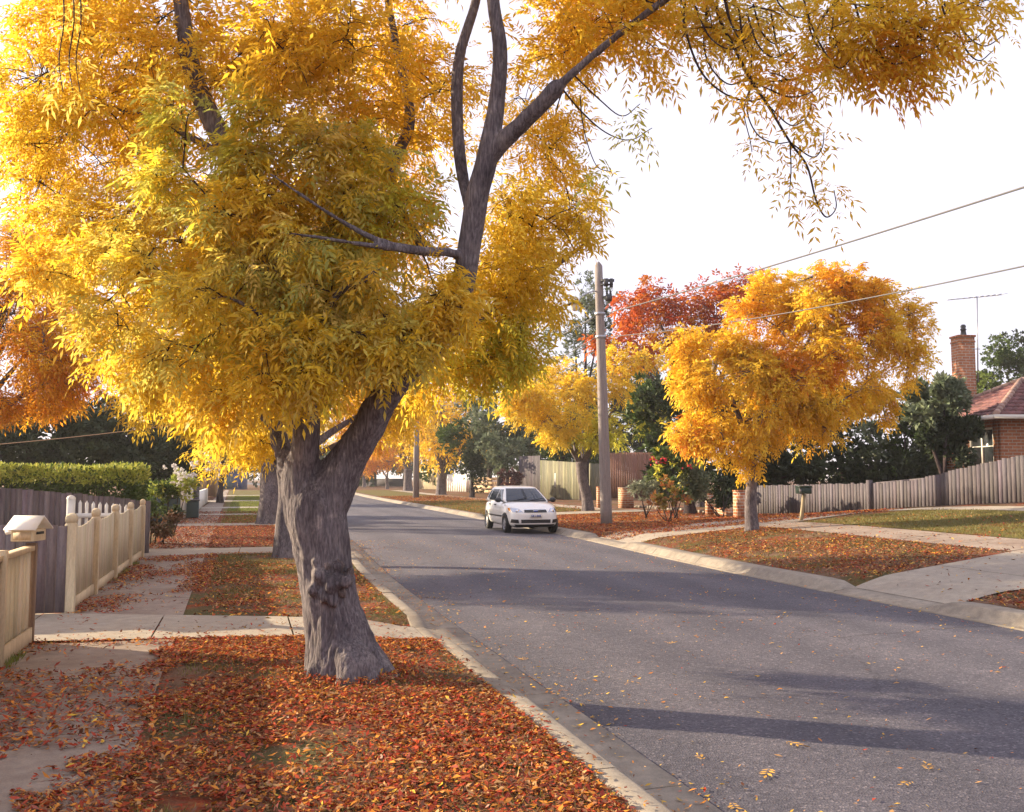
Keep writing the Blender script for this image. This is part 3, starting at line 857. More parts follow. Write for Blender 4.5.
    bl = [
     pxblob(85, 105, Y + .9, 92, 105, 1.0, 1.25, 'yellow'), pxblob(70, 10, Y + .5, 70, 60, .8, .7, 'gold'),
     pxblob(185, 60, Y + .2, 110, 85, .9, 1.1, 'gold'), pxblob(300, 55, Y - .3, 100, 80, .8, 1.1, 'gold'),
     pxblob(165, 205, Y + .4, 120, 85, .9, 1.35, ('yellow', 'yellow', 'gold', 'tan')), pxblob(35, 195, Y + .7, 42, 70, .7, .5, 'yellow'), pxblob(285, 180, Y - .1, 105, 90, .8, 1.25, ('gold', 'yellow', 'tan', 'gold')),
     pxblob(165, 300, Y + .8, 85, 75, .9, 1.0, 'yellow'), pxblob(255, 280, Y + .1, 95, 75, .8, 1.0, ('tan', 'gold', 'yellow', 'olive')),
     pxblob(350, 260, Y + .1, 72, 70, .7, .8, ('olive', 'lime', 'gold')), pxblob(235, 392, Y + 1.3, 72, 40, .7, .8, 'yellow'), pxblob(180, 378, Y + 1.3, 58, 36, .7, .5, 'yellow'), pxblob(240, 438, Y + 2.0, 38, 22, .4, .25, 'yellow'),
          pxblob(270, 340, Y + .3, 80, 50, .6, .8, ('tan', 'olive', 'gold')), pxblob(350, 330, Y + .1, 60, 40, .5, .5, ('tan', 'olive')),
     pxblob(430, 60, Y + .7, 75, 80, .7, .8, 'gold'), pxblob(400, 160, Y + .5, 70, 75, .7, .75, 'gold'),
     pxblob(405, 215, Y + .2, 44, 44, .4, .35, ('lime', 'gold', 'olive')),
     pxblob(428, 305, Y - .45, 40, 36, .32, .42, ('tan', 'yellow', 'gold')), pxblob(90, 140, Y + .5, 60, 50, .6, .5, ('yellow', 'gold')), pxblob(95, 150, Y + 1.6, 90, 80, .6, .5, 'gold'), pxblob(470, 345, Y + 1.4, 60, 34, .6, .5, 'lime'), pxblob(515, 325, Y + 1.3, 32, 28, .5, .36, ('yellow', 'lime')), pxblob(498, 352, Y + 1.4, 44, 28, .5, .38, ('yellow', 'lime')), pxblob(450, 374, Y + 1.3, 42, 26, .5, .32, ('yellow', 'gold')),
     pxblob(530, 200, Y + 1.4, 56, 66, .8, .8, 'yellow'), pxblob(506, 285, Y + 1.5, 52, 46, .8, .9, 'yellow'), pxblob(450, 285, Y + 1.4, 56, 50, .6, .5, 'yellow'), pxblob(566, 225, Y + 1.0, 26, 30, .4, .16, 'yellow'),
     pxblob(540, 120, Y + 1.0, 60, 70, .7, .55, 'gold'), pxblob(560, 35, Y + .3, 70, 50, .7, .7, 'gold'),
     pxblob(640, 25, Y - .4, 62, 42, .6, .45, 'gold'), pxblob(630, 10, Y + .5, 60, 40, .6, .3, 'orange'),
     pxblob(745, 25, Y - .7, 62, 34, .4, .22, ('gold', 'tan')), pxblob(835, 25, Y - .8, 66, 42, .4, .36, ('gold', 'yellow')),
     pxblob(905, 15, Y - .9, 62, 44, .4, .34, ('gold', 'yellow')), pxblob(880, 62, Y - .85, 58, 26, .3, .22, ('gold', 'orange')), pxblob(960, 8, Y - .9, 40, 22, .25, .10, 'gold'), pxblob(770, 88, Y - .9, 44, 18, .25, .09, ('gold', 'orange')), pxblob(700, 45, Y - .7, 44, 32, .35, .10, 'gold'),
     # above the picture
     pxblob(240, -70, Y, 170, 90, 1.0, 1.1, 'gold'), pxblob(90, -80, Y + .4, 100, 70, .9, .5, 'gold'), pxblob(450, -80, Y, 130, 80, 1.0, .7, 'gold'),
     pxblob(620, -90, Y - .3, 130, 70, .9, .6, 'gold'), pxblob(800, -80, Y - .7, 120, 50, .7, .4, 'gold'),
     pxblob(300, -190, Y, 200, 80, 1.2, .7, 'gold'), pxblob(200, 150, Y + 2.0, 170, 140, .8, 1.0, 'gold'), pxblob(380, 90, Y + 1.9, 120, 120, .8, .7, 'gold'),
    ]
    rb = np.random.default_rng(9)
    for px_, py_ in ((205, 300), (250, 262), (300, 238), (235, 345), (285, 318), (330, 292), (190, 352), (260, 372), (310, 348), (352, 332), (392, 318), (372, 280), (296, 378), (336, 362), (226, 396), (400, 338), (150, 260), (215, 225), (270, 205), (345, 205), (120, 320), (382, 350), (160, 170), (240, 160), (310, 150), (110, 240), (60, 270), (190, 120), (270, 110), (370, 150)):
        bl.append(pxblob(px_, py_, Y - rb.uniform(.35, .8), rb.uniform(24, 34), rb.uniform(18, 24), .26, .17, [('tan', 'olive', 'gold'), ('tan', 'gold'), ('olive', 'lime', 'yellow'), ('tan', 'yellow', 'olive'), ('gold', 'yellow')][rb.integers(0, 5)]))
    lb, bb = make_crown(bl, nodes, rng, 4700, nl=7, L=.19, pairs=4, twigs=.5, nsub=10, sub=.5, seed=77, key_scale=1.1, droop=.32, ll=.37, lw=.29, br_r=.009, twig_r=.0035, mixin=('lime', .2))
    # long hanging twigs with sparse leaves over the street
    def hang(pts, r0, r1, nleaf, t0=.25, pal='gold'):
        A_ = np.array([at(x, y, d_) for x, y, d_ in pts]); S_ = smooth_path(A_, 6)
        bb.tube(S_, np.linspace(r0, r1, len(S_)), 6, cap=False)
        if nleaf:
            ii = (rng.uniform(t0, 1, nleaf) * (len(S_) - 1)).astype(int); ii[:max(1, nleaf // 4)] = len(S_) - 1
            Dn = norm(norm(rng.normal(0, 1, (nleaf, 3))) + np.array([0, 0, -.45]))
            compound_leaves(lb, S_[ii] + rng.normal(0, .015, (nleaf, 3)), Dn, .2 * rng.uniform(.6, 1.2, nleaf), palette(pal, nleaf, rng.uniform(0, .99, nleaf)), 3, .36, .26, .3, rng=rng)
    d_ = Y - .85
    hang([(690, -20, d_), (684, 20, d_), (699, 68, d_ - .05), (722, 92, d_ - .1), (748, 101, d_ - .1), (770, 96, d_ - .1)], .011, .004, 11, .6)
    hang([(712, -20, d_), (704, 30, d_ + .05), (708, 62, d_), (728, 84, d_), (749, 78, d_)], .009, .004, 8, .6)
    hang([(725, -20, d_), (717, 10, d_), (738, 55, d_ - .1), (752, 82, d_ - .15), (767, 104, d_ - .2), (790, 142, d_ - .2), (807, 166, d_ - .2), (816, 200, d_ - .2), (826, 217, d_ - .2), (836, 208, d_ - .2), (834, 190, d_ - .2)], .014, .0035, 25, .5)
    hang([(790, 142, d_ - .2), (791, 170, d_ - .2), (789, 199, d_ - .2)], .006, .003, 15, .4)
    hang([(752, 82, d_ - .15), (747, 110, d_ - .1), (757, 134, d_ - .1), (775, 143, d_ - .15), (790, 142, d_ - .2)], .006, .004, 8, .3)
    hang([(752, 82, d_ - .15), (766, 88, d_ - .2), (790, 97, d_ - .25), (812, 92, d_ - .3), (825, 80, d_ - .3)], .007, .003, 27, .3)
    hang([(790, 142, d_ - .2), (812, 157, d_ - .25), (822, 148, d_ - .3), (824, 133, d_ - .3)], .006, .003, 13, .4)
    hang([(767, 104, d_ - .2), (790, 125, d_ - .25), (806, 118, d_ - .3), (812, 104, d_ - .3)], .006, .003, 20, .4)
    hang([(752, 82, d_ - .15), (744, 110, d_ - .1), (750, 140, d_ - .1), (752, 152, d_ - .1)], .005, .003, 11, .6)
    hang([(800, -20, d_), (806, 8, d_), (816, 36, d_ - .1), (830, 60, d_ - .15), (841, 68, d_ - .2), (852, 57, d_ - .2)], .009, .004, 23, .4)
    hang([(850, -20, d_), (859, 18, d_), (873, 46, d_ - .1), (895, 64, d_ - .15), (930, 50, d_ - .2), (955, 36, d_ - .2)], .01, .003, 34, .3)
    hang([(870, -15, d_), (900, 24, d_), (935, 20, d_ - .1), (965, 2, d_ - .2), (990, 12, d_ - .2)], .008, .003, 30, .3, 'gold')
    hang([(560, 86, Y - .57), (580, 110, Y - .4), (605, 132, Y - .3), (630, 140, Y - .3), (652, 128, Y - .3)], .008, .003, 8, .7, 'lime')
    hang([(575, 76, Y - .57), (600, 100, Y - .5), (622, 116, Y - .5), (640, 104, Y - .5)], .007, .003, 10, .7, 'lime')
    hang([(580, 95, Y - .5), (584, 130, Y - .4), (596, 165, Y - .35), (612, 172, Y - .35)], .006, .003, 13, .5, 'lime')
    rt_ = np.random.default_rng(44)
    for k in range(16):
        x_, y_ = rt_.uniform(690, 960), rt_.uniform(-30, 15); dx = rt_.uniform(10, 50); dy = rt_.uniform(25, 60); dd = d_ + rt_.uniform(-.25, .15)
        hang([(x_, y_, dd), (x_ + dx * .3, y_ + dy * .7, dd), (x_ + dx * .75, y_ + dy, dd - .05), (x_ + dx * 1.2, y_ + dy * .8, dd - .1)], .008, .0035, 6, .5)
    for x0 in (72, 62, 79):
        hang([(x0, -30, Y - 1.2), (x0 + 2, 20, Y - 1.3), (x0 - 3, 60, Y - 1.3), (x0 + 1, 92, Y - 1.35)], .006, .003, 11, .2, 'tan')
    bu = Buf()
    for px, py, r_ in ((318, 574, .06), (330, 583, .07), (344, 580, .06), (324, 595, .05), (312, 589, .05), (338, 566, .05), (333, 598, .045), (316, 563, .04), (350, 572, .035), (308, 578, .04), (341, 592, .045), (326, 566, .05)):
        c_ = at(px, py, Y0 - .205 + abs(px - 330) * .0035); th = np.linspace(0, math.pi, 11); ph = np.linspace(0, 2 * math.pi, 17)
        sp_ = np.array([[(math.sin(a) * math.cos(q), math.sin(a) * math.sin(q), math.cos(a)) for q in ph] for a in th])
        k_ = 1 + (fbm(sp_.reshape(-1, 3) * 2.6 + px, 3, 3).reshape(11, 17, 1) - .5) * 1.1
        bu.grid(sp_ * k_ * r_ * np.array([1, .8, 1]) + c_, flip=True)
    bu.build('burr', M['burr'], root, smooth=True)
    bb.build('branches', M['bark_dark'], root, smooth=True)
    lb.build('crown', M['leaf'], root)
big_ash()
# ------------------------------------------------------------------ the other trees
GR = 'autumn trees along the street'
# second ash on the near nature strip, seen behind the big trunk
g = G(283, 557); g[0] += .02
Y = float(g[1])
street_tree('ash_tree', 'golden ash with a slim trunk standing just behind the huge burred trunk', 'tree', g, 6, .19, 1.9,
    [pxblob(215, 330, Y, 80, 60, 1.3, 1, 'yellow'), pxblob(260, 400, Y, 70, 45, 1.1, .7, 'yellow'), pxblob(330, 330, Y, 80, 60, 1.3, .8, 'gold'),
     pxblob(280, 255, Y, 100, 60, 1.5, 1, 'gold'), pxblob(390, 400, Y + .8, 46, 38, .9, .45, 'gold'), pxblob(170, 390, Y + .4, 55, 38, .9, .4, 'yellow')],
    2400, 12, group=GR, nl=7, L=.26, pairs=3, twigs=.4)
g = G(268, 524); Y = float(g[1])
street_tree('ash_tree', 'yellow ash with a thick dark trunk on the mown grass beside the narrow footpath', 'tree', g, 7, .34, 2.2,
    [pxblob(240, 430, Y, 60, 38, 1.6, 1, 'yellow'), pxblob(290, 420, Y, 60, 40, 1.6, 1, 'yellow'), pxblob(220, 380, Y, 60, 40, 1.8, .8, 'gold'), pxblob(300, 360, Y, 80, 50, 2, 1, 'gold')],
    520, 13, group=GR, nl=6, L=.36, pairs=3, twigs=.4)
g = np.array([*XY(35.0, KL(35.0) - .55), 0.0]); Y = float(g[1])
street_tree('ash_tree', 'orange ash hard against the kerb, its trunk almost hidden by the huge trunk', 'tree', g, 7, .22, 2.3,
    [pxblob(340, 400, Y, 60, 42, 1.8, 1, 'gold'), pxblob(385, 425, Y, 42, 30, 1.4, .6, 'orange'), pxblob(350, 350, Y, 80, 50, 2, 1, 'gold')],
    420, 14, group=GR, nl=6, L=.36, pairs=3, twigs=.4)
# orange tree in the garden behind the grey fence
Y = 18.6
g = at(-40, 470, Y); g[2] = 0
street_tree('maple_tree', 'deep orange tree with airy branches rising beside the grey paling fence and hedge', 'tree', g, 7, .2, 2.4,
    [pxblob(30, 300, Y, 62, 60, 1.5, .8, 'orange'), pxblob(60, 375, Y, 48, 36, 1.2, .6, 'orange'), pxblob(-70, 300, Y, 110, 90, 1.8, 1.1, 'orange'), pxblob(10, 395, Y, 58, 30, 1.2, .5, 'orange'), pxblob(30, 240, Y, 36, 40, 1.0, .3, 'orange'), pxblob(40, 340, Y, 56, 40, 1.2, .6, ('orange', 'gold'))],
    1300, 15, nl=6, L=.24, pairs=3, twigs=.8, mixin=('gold', .3))

# right side: the rounded golden tree by the kerb
g = G(752, 531); Y = float(g[1])
top = at(752, 478, Y)
bl = [pxblob(735, 375, Y - .6, 70, 55, 1.3, 1.15, 'gold'), pxblob(700, 390, Y - .3, 38, 36, .9, .5, 'gold'), pxblob(735, 430, Y - .6, 48, 30, .9, .5, 'gold'),
      pxblob(790, 330, Y, 72, 62, 1.5, 1.3, 'gold'), pxblob(800, 400, Y - .5, 60, 40, 1.2, .8, 'gold'), pxblob(860, 355, Y, 58, 58, 1.4, 1.0, 'gold'),
      pxblob(875, 300, Y + .3, 46, 36, 1.2, .55, 'gold'), pxblob(822, 290, Y + .2, 52, 32, 1.2, .55, 'gold'), pxblob(905, 345, Y + .3, 28, 40, .9, .25, 'gold'), pxblob(750, 458, Y - .3, 13, 16, .3, .07, 'gold'), pxblob(695, 428, Y - .2, 30, 22, .8, .3, 'gold'), pxblob(812, 418, Y, 50, 24, .9, .4, 'gold'), pxblob(868, 405, Y + .2, 34, 20, .8, .22, 'gold'), pxblob(690, 350, Y - .2, 26, 26, .7, .25, 'gold'),
      pxblob(778, 312, Y + .4, 36, 28, 1.0, .35, 'gold'), pxblob(790, 380, Y + 1.3, 95, 70, 1.0, .8, 'gold')]
street_tree('ash_tree', 'broad rounded golden tree on the leaf strewn verge in front of the long paling fence', 'tree', g, 7, .15, 2.0, bl, 2700, 16, group=GR,
    limbs=[at(735, 400, Y - .2), at(715, 360, Y), at(800, 400, Y + .1), at(860, 340, Y + .2), at(790, 330, Y), at(830, 300, Y)],
    nl=7, L=.23, pairs=3, ll=.46, lw=.38, twigs=.4, nsub=15, sub=.31, spread=.9, mixin=('orange', .36))
# yellow tree behind the pole
g = G(588, 511); Y = float(g[1])
bl = [pxblob(535, 400, Y - .5, 46, 34, 1.6, .8, 'yellow'), pxblob(570, 385, Y, 50, 34, 1.8, 1, 'yellow'), pxblob(560, 420, Y - .8, 50, 24, 1.5, .7, 'yellow'), pxblob(625, 375, Y, 36, 34, 1.6, .7, 'yellow'),
      pxblob(620, 420, Y, 34, 30, 1.4, .5, 'lime'), pxblob(590, 430, Y - .5, 40, 18, 1.4, .4, 'lime')]
street_tree('ash_tree', 'bright yellow tree with a leaning dark trunk behind the timber power pole', 'tree', g, 7, .24, 2.2, bl, 900, 17, group=GR, lean=(-.3, 0),
    limbs=[at(540, 405, Y), at(575, 390, Y), at(630, 390, Y), at(615, 425, Y + .3)], nl=6, L=.31, pairs=3, ll=.46, lw=.40, twigs=.4, nsub=10, sub=.38)
# farther trees on that side
for (px, py, tr, blobs, lab, sd) in (
    (441, 495, .42, [(430, 430, 62, 40, 1, 'gold'), (470, 400, 62, 44, 1, 'yellow'), (420, 385, 60, 44, 1, 'gold'), (520, 415, 38, 34, .5, 'lime'), (450, 345, 60, 44, .8, 'yellow'), (480, 440, 36, 22, .5, 'gold')], 'amber tree with a stout leaning trunk beside the pale fence down the street', 21),
    (408, 491, .5, [(385, 435, 36, 28, 1, 'orange'), (410, 440, 30, 26, .7, 'gold'), (380, 400, 50, 36, 1, 'gold')], 'orange amber tree with a dark slanting trunk past the slim street pole', 22),
    (387, 489, .24, [(372, 462, 18, 12, 1, 'orange'), (390, 455, 22, 14, 1, 'orange')], 'small orange street tree with a thin trunk where the street bends', 23),
    (364, 487, .3, [(360, 455, 24, 16, 1, 'gold'), (345, 440, 30, 20, 1, 'gold')], 'small amber tree on bright green grass at the far bend', 24)):
    g = G(px, py); Y = float(g[1]); k = Y / F
    bb_ = [pxblob(x, y, Y, rx, ry, max(rx * k * .7, .8), w_, p_) for x, y, rx, ry, w_, p_ in blobs]
    street_tree('ash_tree', lab, 'tree', g, 7, tr, 2.6 if sd < 23 else 1.6, bb_, 800 if sd < 23 else 260, sd, group=GR, nl=6, L=.55, pairs=2, ll=.5, lw=.42, twigs=.3, nsub=9, sub=.42)

# red tree behind
def gz(x, y): return np.array([x, y, terrain(x, y)])
p = at(700, 420, 44); g = gz(p[0], p[1]); Y = 44.0
street_tree('maple_tree', 'tall scarlet tree showing above the golden crown and the power lines', 'tree', g, 9, .28, 3.2,
    [pxblob(640, 318, Y, 34, 30, 1.8, .7, 'red'), pxblob(690, 300, Y, 46, 30, 2, 1, 'red'), pxblob(735, 300, Y, 38, 26, 1.8, .7, 'red'), pxblob(758, 298, Y, 24, 26, 1.5, .4, 'red'), pxblob(700, 330, Y, 60, 30, 2, .6, ('red', 'orange')), pxblob(670, 345, Y, 56, 30, 2, .8, 'orange'), pxblob(630, 350, Y, 30, 22, 1.6, .4, 'red'), pxblob(648, 296, Y, 16, 24, 1, .25, 'red'), pxblob(600, 345, Y, 26, 12, 1.0, .2, 'red')],
    560, 25, nl=6, L=.42, pairs=2, ll=.5, lw=.45, twigs=.7, nsub=10, sub=.36)

def evergreen(name, label, cat, px, pyg, Y, blobs, tips, seed, L=.3, tr=.2, fz=1.5, group=None, nl=9, mixin=None, lw=.5, sub=.42, nsub=10, pal=None, up=.2):
    p = at(px, pyg, Y); g = gz(p[0], p[1])
    bb_ = [pxblob(x, y, Y + dy, rx, ry, max(rx * Y / F * .75, .5), w_, p_) for x, y, dy, rx, ry, w_, p_ in blobs]
    return street_tree(name, label, cat, g, 5, tr, fz, bb_, int(tips * 1.9), seed, group=group, leafmat='green_leaf', barkm='bark_dark', nl=nl + 2, L=L * .66, kind='single', leaf_w=lw, twigs=.15, nsub=nsub, sub=sub, mixin=mixin, up=up, shell=.45)
GE = 'dark evergreen trees behind the hedge'
evergreen('evergreen_tree', 'dark evergreen behind the clipped hedge below the orange tree', 'tree', 10, 500, 36, [(-10, 440, 0, 70, 44, 1, 'dark'), (40, 430, 1, 50, 34, 1, 'dark'), (0, 470, 0, 90, 30, .8, 'dark'), (30, 455, -1, 60, 26, .7, 'dark')], 700, 31, .36, group=GE)
evergreen('evergreen_tree', 'dark evergreen in the middle of the garden row above the pale leafed hedge', 'tree', 100, 500, 40, [(85, 430, 0, 52, 34, 1, 'dark'), (120, 440, 0, 50, 40, 1, 'dark'), (100, 475, 0, 70, 28, 1, 'dark'), (90, 462, -2, 60, 22, .8, 'dark'), (60, 470, 2, 50, 24, .8, 'dark')], 800, 32, .38, group=GE)
evergreen('evergreen_tree', 'dark evergreen beside the tan timber fence with yellow leaves in front', 'tree', 170, 500, 44, [(160, 425, 0, 44, 38, 1, 'dark'), (182, 450, 0, 28, 40, 1, 'dark'), (160, 470, 0, 50, 28, 1, 'dark'), (150, 455, -2, 40, 24, .6, 'dark')], 640, 33, .4, group=GE)
evergreen('evergreen_tree', 'dark bushy crown at the edge of the garden row, half under yellow leaves', 'tree', 220, 500, 60, [(225, 440, 0, 50, 30, 1, 'dark'), (260, 430, 4, 60, 40, 1, 'dark')], 330, 34, .5, group=GE)

evergreen('gum_tree', 'tall grey green gum tree behind the top of the timber power pole', 'tree', 585, 500, 60, [(585, 300, 0, 26, 26, 1, 'grey'), (575, 340, 0, 30, 24, 1, 'grey'), (600, 330, 0, 22, 30, .7, 'dark'), (580, 385, 0, 36, 30, 1, 'grey')], 420, 41, .36, tr=.3, fz=4, lw=.3)
evergreen('leafy_tree', 'mid green garden tree between the yellow crowns down the street', 'tree', 500, 500, 76, [(500, 440, 0, 40, 34, 1, 'grey'), (470, 425, 2, 40, 30, .8, 'green'), (530, 430, 2, 36, 36, .8, 'green')], 560, 42, .5, tr=.3, fz=2.6)
evergreen('leafy_tree', 'bright green tree behind the olive fence under the yellow crown', 'tree', 560, 500, 70, [(560, 455, 0, 32, 22, 1, 'green'), (600, 450, 0, 40, 26, 1, 'green'), (520, 380, 3, 44, 30, .8, 'green'), (570, 410, 2, 40, 30, .8, 'green')], 460, 43, .45, tr=.4, fz=3)
evergreen('round_shrub', 'dark egg shaped clipped conifer above the pale fence', 'shrub', 472, 491, 74, [(472, 468, 0, 15, 20, 1, 'dark'), (472, 456, 0, 9, 12, .4, 'dark')], 420, 44, .26, tr=.2, fz=.8, sub=.6)
evergreen('leafy_tree', 'small grey green tree with an open crown behind the horizontal rails', 'tree', 507, 496, 68, [(508, 455, 0, 22, 20, 1, 'grey'), (492, 447, 0, 16, 14, .6, 'grey')], 200, 45, .32, tr=.14, fz=2.2)
evergreen('plum_shrub', 'purplish brown shrub behind the horizontal timber rails', 'shrub', 514, 496, 64, [(514, 480, 0, 14, 12, 1, 'plum')] if 'plum' in PAL else [(514, 480, 0, 14, 12, 1, 'dark')], 120, 46, .24, tr=.06, fz=.5)
evergreen('evergreen_tree', 'big dark evergreen between the brown timber fence and the golden tree', 'tree', 690, 505, 37, [(680, 400, 0, 42, 40, 1, 'dark'), (720, 430, 0, 46, 44, 1, 'dark'), (650, 415, 1, 26, 30, .6, 'green'), (690, 455, 0, 40, 34, .8, 'dark'), (735, 480, 0, 30, 28, .6, 'dark'), (672, 478, 1, 30, 24, .6, 'dark')], 760, 47, .32, tr=.22, fz=1.4, mixin=('green', .36))
GH = 'dark trees behind the long paling fence'
for i, (px, Y, bls, lab) in enumerate((
    (775, 40, [(775, 450, 0, 44, 40, 1, 'dark'), (790, 475, 0, 50, 22, 1, 'dark'), (770, 420, 2, 44, 34, .8, 'dark')], 'dark tree rising behind the fence right beside the golden tree trunk'),
    (845, 41, [(840, 445, 0, 48, 42, 1, 'dark'), (850, 475, 0, 54, 20, 1, 'dark'), (835, 410, 2, 50, 30, .6, 'dark')], 'dark tree behind the flat run of the paling fence and above the green letterbox'),
    (905, 39, [(905, 430, 0, 42, 44, 1, 'grey'), (885, 462, 0, 44, 26, 1, 'dark'), (915, 470, -1, 30, 18, .7, 'dark'), (930, 450, 0, 40, 30, 1, 'dark')], 'greyish tree with feathery top behind the fence where its top starts to rise'),
    (945, 35, [(944, 405, 0, 24, 28, .9, 'grey'), (950, 440, 0, 30, 24, 1, 'dark'), (918, 405, 1, 26, 22, .6, 'grey')], 'feathery dark tree screening the brick house and its chimney base'))):
    evergreen('evergreen_tree', lab, 'tree', px, 505, Y, bls, 480, 50 + i, .34, tr=.16, fz=1.2, group=GH, mixin=('green', .3))
evergreen('leafy_tree', 'green tree behind the tiled roof and television aerial', 'tree', 1010, 480, 66, [(1005, 365, 0, 30, 22, 1, 'green'), (1030, 352, 2, 34, 24, 1, 'dark'), (985, 385, 0, 20, 16, .6, 'lime2')] if 'lime2' in PAL else [(1005, 372, 0, 30, 18, 1, 'green'), (1030, 355, 2, 34, 24, 1, 'dark'), (985, 385, 0, 20, 16, .6, 'green')], 520, 55, .36, tr=.3, fz=3)
# far belt of trees that closes the end of the street and the gaps
for i, (px, Y, bls, lab) in enumerate((
    (300, 150, [(300, 455, 0, 60, 26, 1, 'green'), (250, 460, 0, 50, 24, 1, 'dark')], 'hazy green tree far up the street past the last footpath slab'),
    (375, 165, [(380, 465, 0, 34, 18, 1, 'grey'), (350, 460, 0, 40, 24, 1, 'green')], 'hazy grey green tree closing the end of the street'),
    (440, 120, [(440, 455, 0, 50, 30, 1, 'green'), (420, 420, 5, 60, 44, 1, 'grey')], 'soft green tree behind the pale fence far down the street'),
    (640, 75, [(640, 420, 0, 50, 40, 1, 'dark'), (600, 430, 0, 40, 36, 1, 'green')], 'dark green tree behind the brown timber fence and red crown'),
    (760, 80, [(780, 410, 0, 70, 50, 1, 'dark'), (700, 380, 0, 50, 40, 1, 'green')], 'far green tree mass glimpsed through the golden crown'),
    (490, 100, [(490, 452, 0, 44, 30, 1, 'grey'), (520, 425, 2, 44, 40, 1, 'green')], 'pale green tree behind the rail fence in the distance'),
    (570, 95, [(560, 440, 0, 50, 36, 1, 'grey'), (600, 420, 2, 44, 44, 1, 'green')], 'distant green tree behind the mossy olive fence'),
    (660, 85, [(670, 440, 0, 60, 36, 1, 'dark'), (650, 400, 2, 44, 44, 1, 'green')], 'distant dark tree between scarlet crown and brown fence'),
    (1040, 70, [(1060, 400, 0, 60, 50, 1, 'green')], 'green tree beyond the brick house at the picture edge'))):
    evergreen('leafy_tree', lab, 'tree', px, 492, Y, bls, 420, 60 + i, .011 * Y * .62, tr=.3, fz=2.5, group='far garden trees')

# ------------------------------------------------------------------ hedge and shrubs
def shrub(name, label, cat, pos, blobs, tips, seed, L=.12, lw=.5, mat='green_leaf', stems=5, nl=8, group=None, kind='single', mixin=None, sub=.4, nsub=9):
    rng = np.random.default_rng(seed)
    pos = np.asarray(pos, float)
    root = thing(name, label, cat, pos, group=group)
    sb = Buf(); nodes = []
    for k in range(stems):
        e = np.asarray(blobs[k % len(blobs)][0]) + rng.normal(0, .15, 3)
        a = pos + np.array([rng.normal(0, .08), rng.normal(0, .08), -.05]); m = (a + e) / 2 + rng.normal(0, .08, 3)
        p = bezier(a, m, e, 7); sb.tube(p, np.linspace(.022, .006, 7), 5); nodes.append(p)
    lb, bb = make_crown(blobs, np.vstack(nodes), rng, tips, nl=nl, L=L, seed=seed, kind=kind, leaf_w=lw, twigs=.3, br_r=.007, twig_r=.002, nsub=nsub, sub=sub, up=.35, mixin=mixin, key_scale=2.5)
    for v, c in zip(bb.v, bb.c): sb.v.append(v); sb.c.append(c)
    for q in bb.q: sb.q.append(q + sb.n)
    sb.n += bb.n
    sb.build('stems', M['bark_dark'], root)
    lb.build('foliage', M[mat], root)
    return root
def hedge():
    rng = np.random.default_rng(301)
    s0, s1, l0, l1, z1 = 22.0, 24.8, -13.0, -2.3, 1.84
    pos = np.array([*XY(22.5, -5), 0.0])
    root = thing('hedge', 'long clipped hedge with yellow green shoots, its lit top coloured paler, behind the grey paling fence', 'hedge', pos)
    sb, lb = Buf(), Buf()
    for l in np.arange(l0, l1, .5):
        a = np.array([*XY((s0 + s1) / 2 + rng.normal(0, .2), l), -.05])
        for k in range(3):
            e = a + np.array([rng.normal(0, .4), rng.normal(0, .4), rng.uniform(1.2, 1.6)])
            sb.tube(bezier(a, (a + e) / 2 + rng.normal(0, .1, 3), e, 5), np.linspace(.03, .008, 5), 5)
    sb.build('stems', M['bark_dark'], root)
    n = 46000
    # shell of the box: front (camera side), top, end
    f = rng.uniform(0, 1, n)
    s = np.where(f < .45, s0 + np.abs(rng.normal(0, .12, n)), rng.uniform(s0, s1, n))
    l = rng.uniform(l0, l1, n); z = np.where(f < .45, rng.uniform(.2, z1, n), z1 - np.abs(rng.normal(0, .12, n)))
    e = f > .88; l[e] = l1 - np.abs(rng.normal(0, .12, e.sum())); z[e] = rng.uniform(.2, z1, e.sum())
    lump = (fbm(np.column_stack([s * 1.4, l * 1.4, z * 1.4]), 3, 3) - .5)
    z = z * (1 + lump * .16); s = s + lump * .5
    xy = np.outer(s, U) + np.outer(l, N)
    Pn = np.column_stack([xy, z]); up_ = (z > z1 * .86)
    Dn = norm(rng.normal(0, 1, (n, 3)) + np.where(up_[:, None], [0, 0, 1.2], [U[0] * -.8, U[1] * -.8, .2]))
    key = rng.uniform(0, .99, n)
    colr = np.where((z > z1 * .80)[:, None], palette('hedge', n, key), palette('hdark', n, key))  # lit top and dark sides put into leaf colour, besides the paler shoots
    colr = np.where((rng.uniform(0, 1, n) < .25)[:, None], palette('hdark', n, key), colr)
    single_leaves(lb, Pn, Dn, rng.uniform(.06, .12, n), colr, .5, rng=rng)
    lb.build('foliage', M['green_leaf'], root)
hedge()
# white flowering bush at the end of the hedge
Y = 25.5
bush = shrub('rose_bush', 'loose light green bush with white blossoms at the end of the hedge', 'bush', gz(*at(172, 510, Y)[:2]),
    [pxblob(165, 487, Y, 26, 16, .6, 1, 'hedge'), pxblob(184, 480, Y, 14, 12, .4, .6, 'hedge'), pxblob(160, 505, Y, 22, 14, .5, .6, 'hdark')], 380, 71, .10, mixin=('hdark', .4))
fb = Buf(); rg = np.random.default_rng(5)
for k in range(34):
    px, py = rg.normal(182, 9), rg.normal(474, 6)
    if k > 26: px, py = rg.uniform(10, 60), rg.normal(470, 3)
    c = at(px, py, Y - .45 + rg.normal(0, .15))
    if k > 26: continue
    n = 9
    D = norm(rg.normal(0, 1, (n, 3)) + np.array([0, -.4, .5]))
    single_leaves(fb, np.tile(c, (n, 1)), D, np.full(n, .085), np.tile([.8, .78, .74], (n, 1)), .8, .05, rg)
fb.build('blossoms', M['litter'], bush)
Y = 22.6
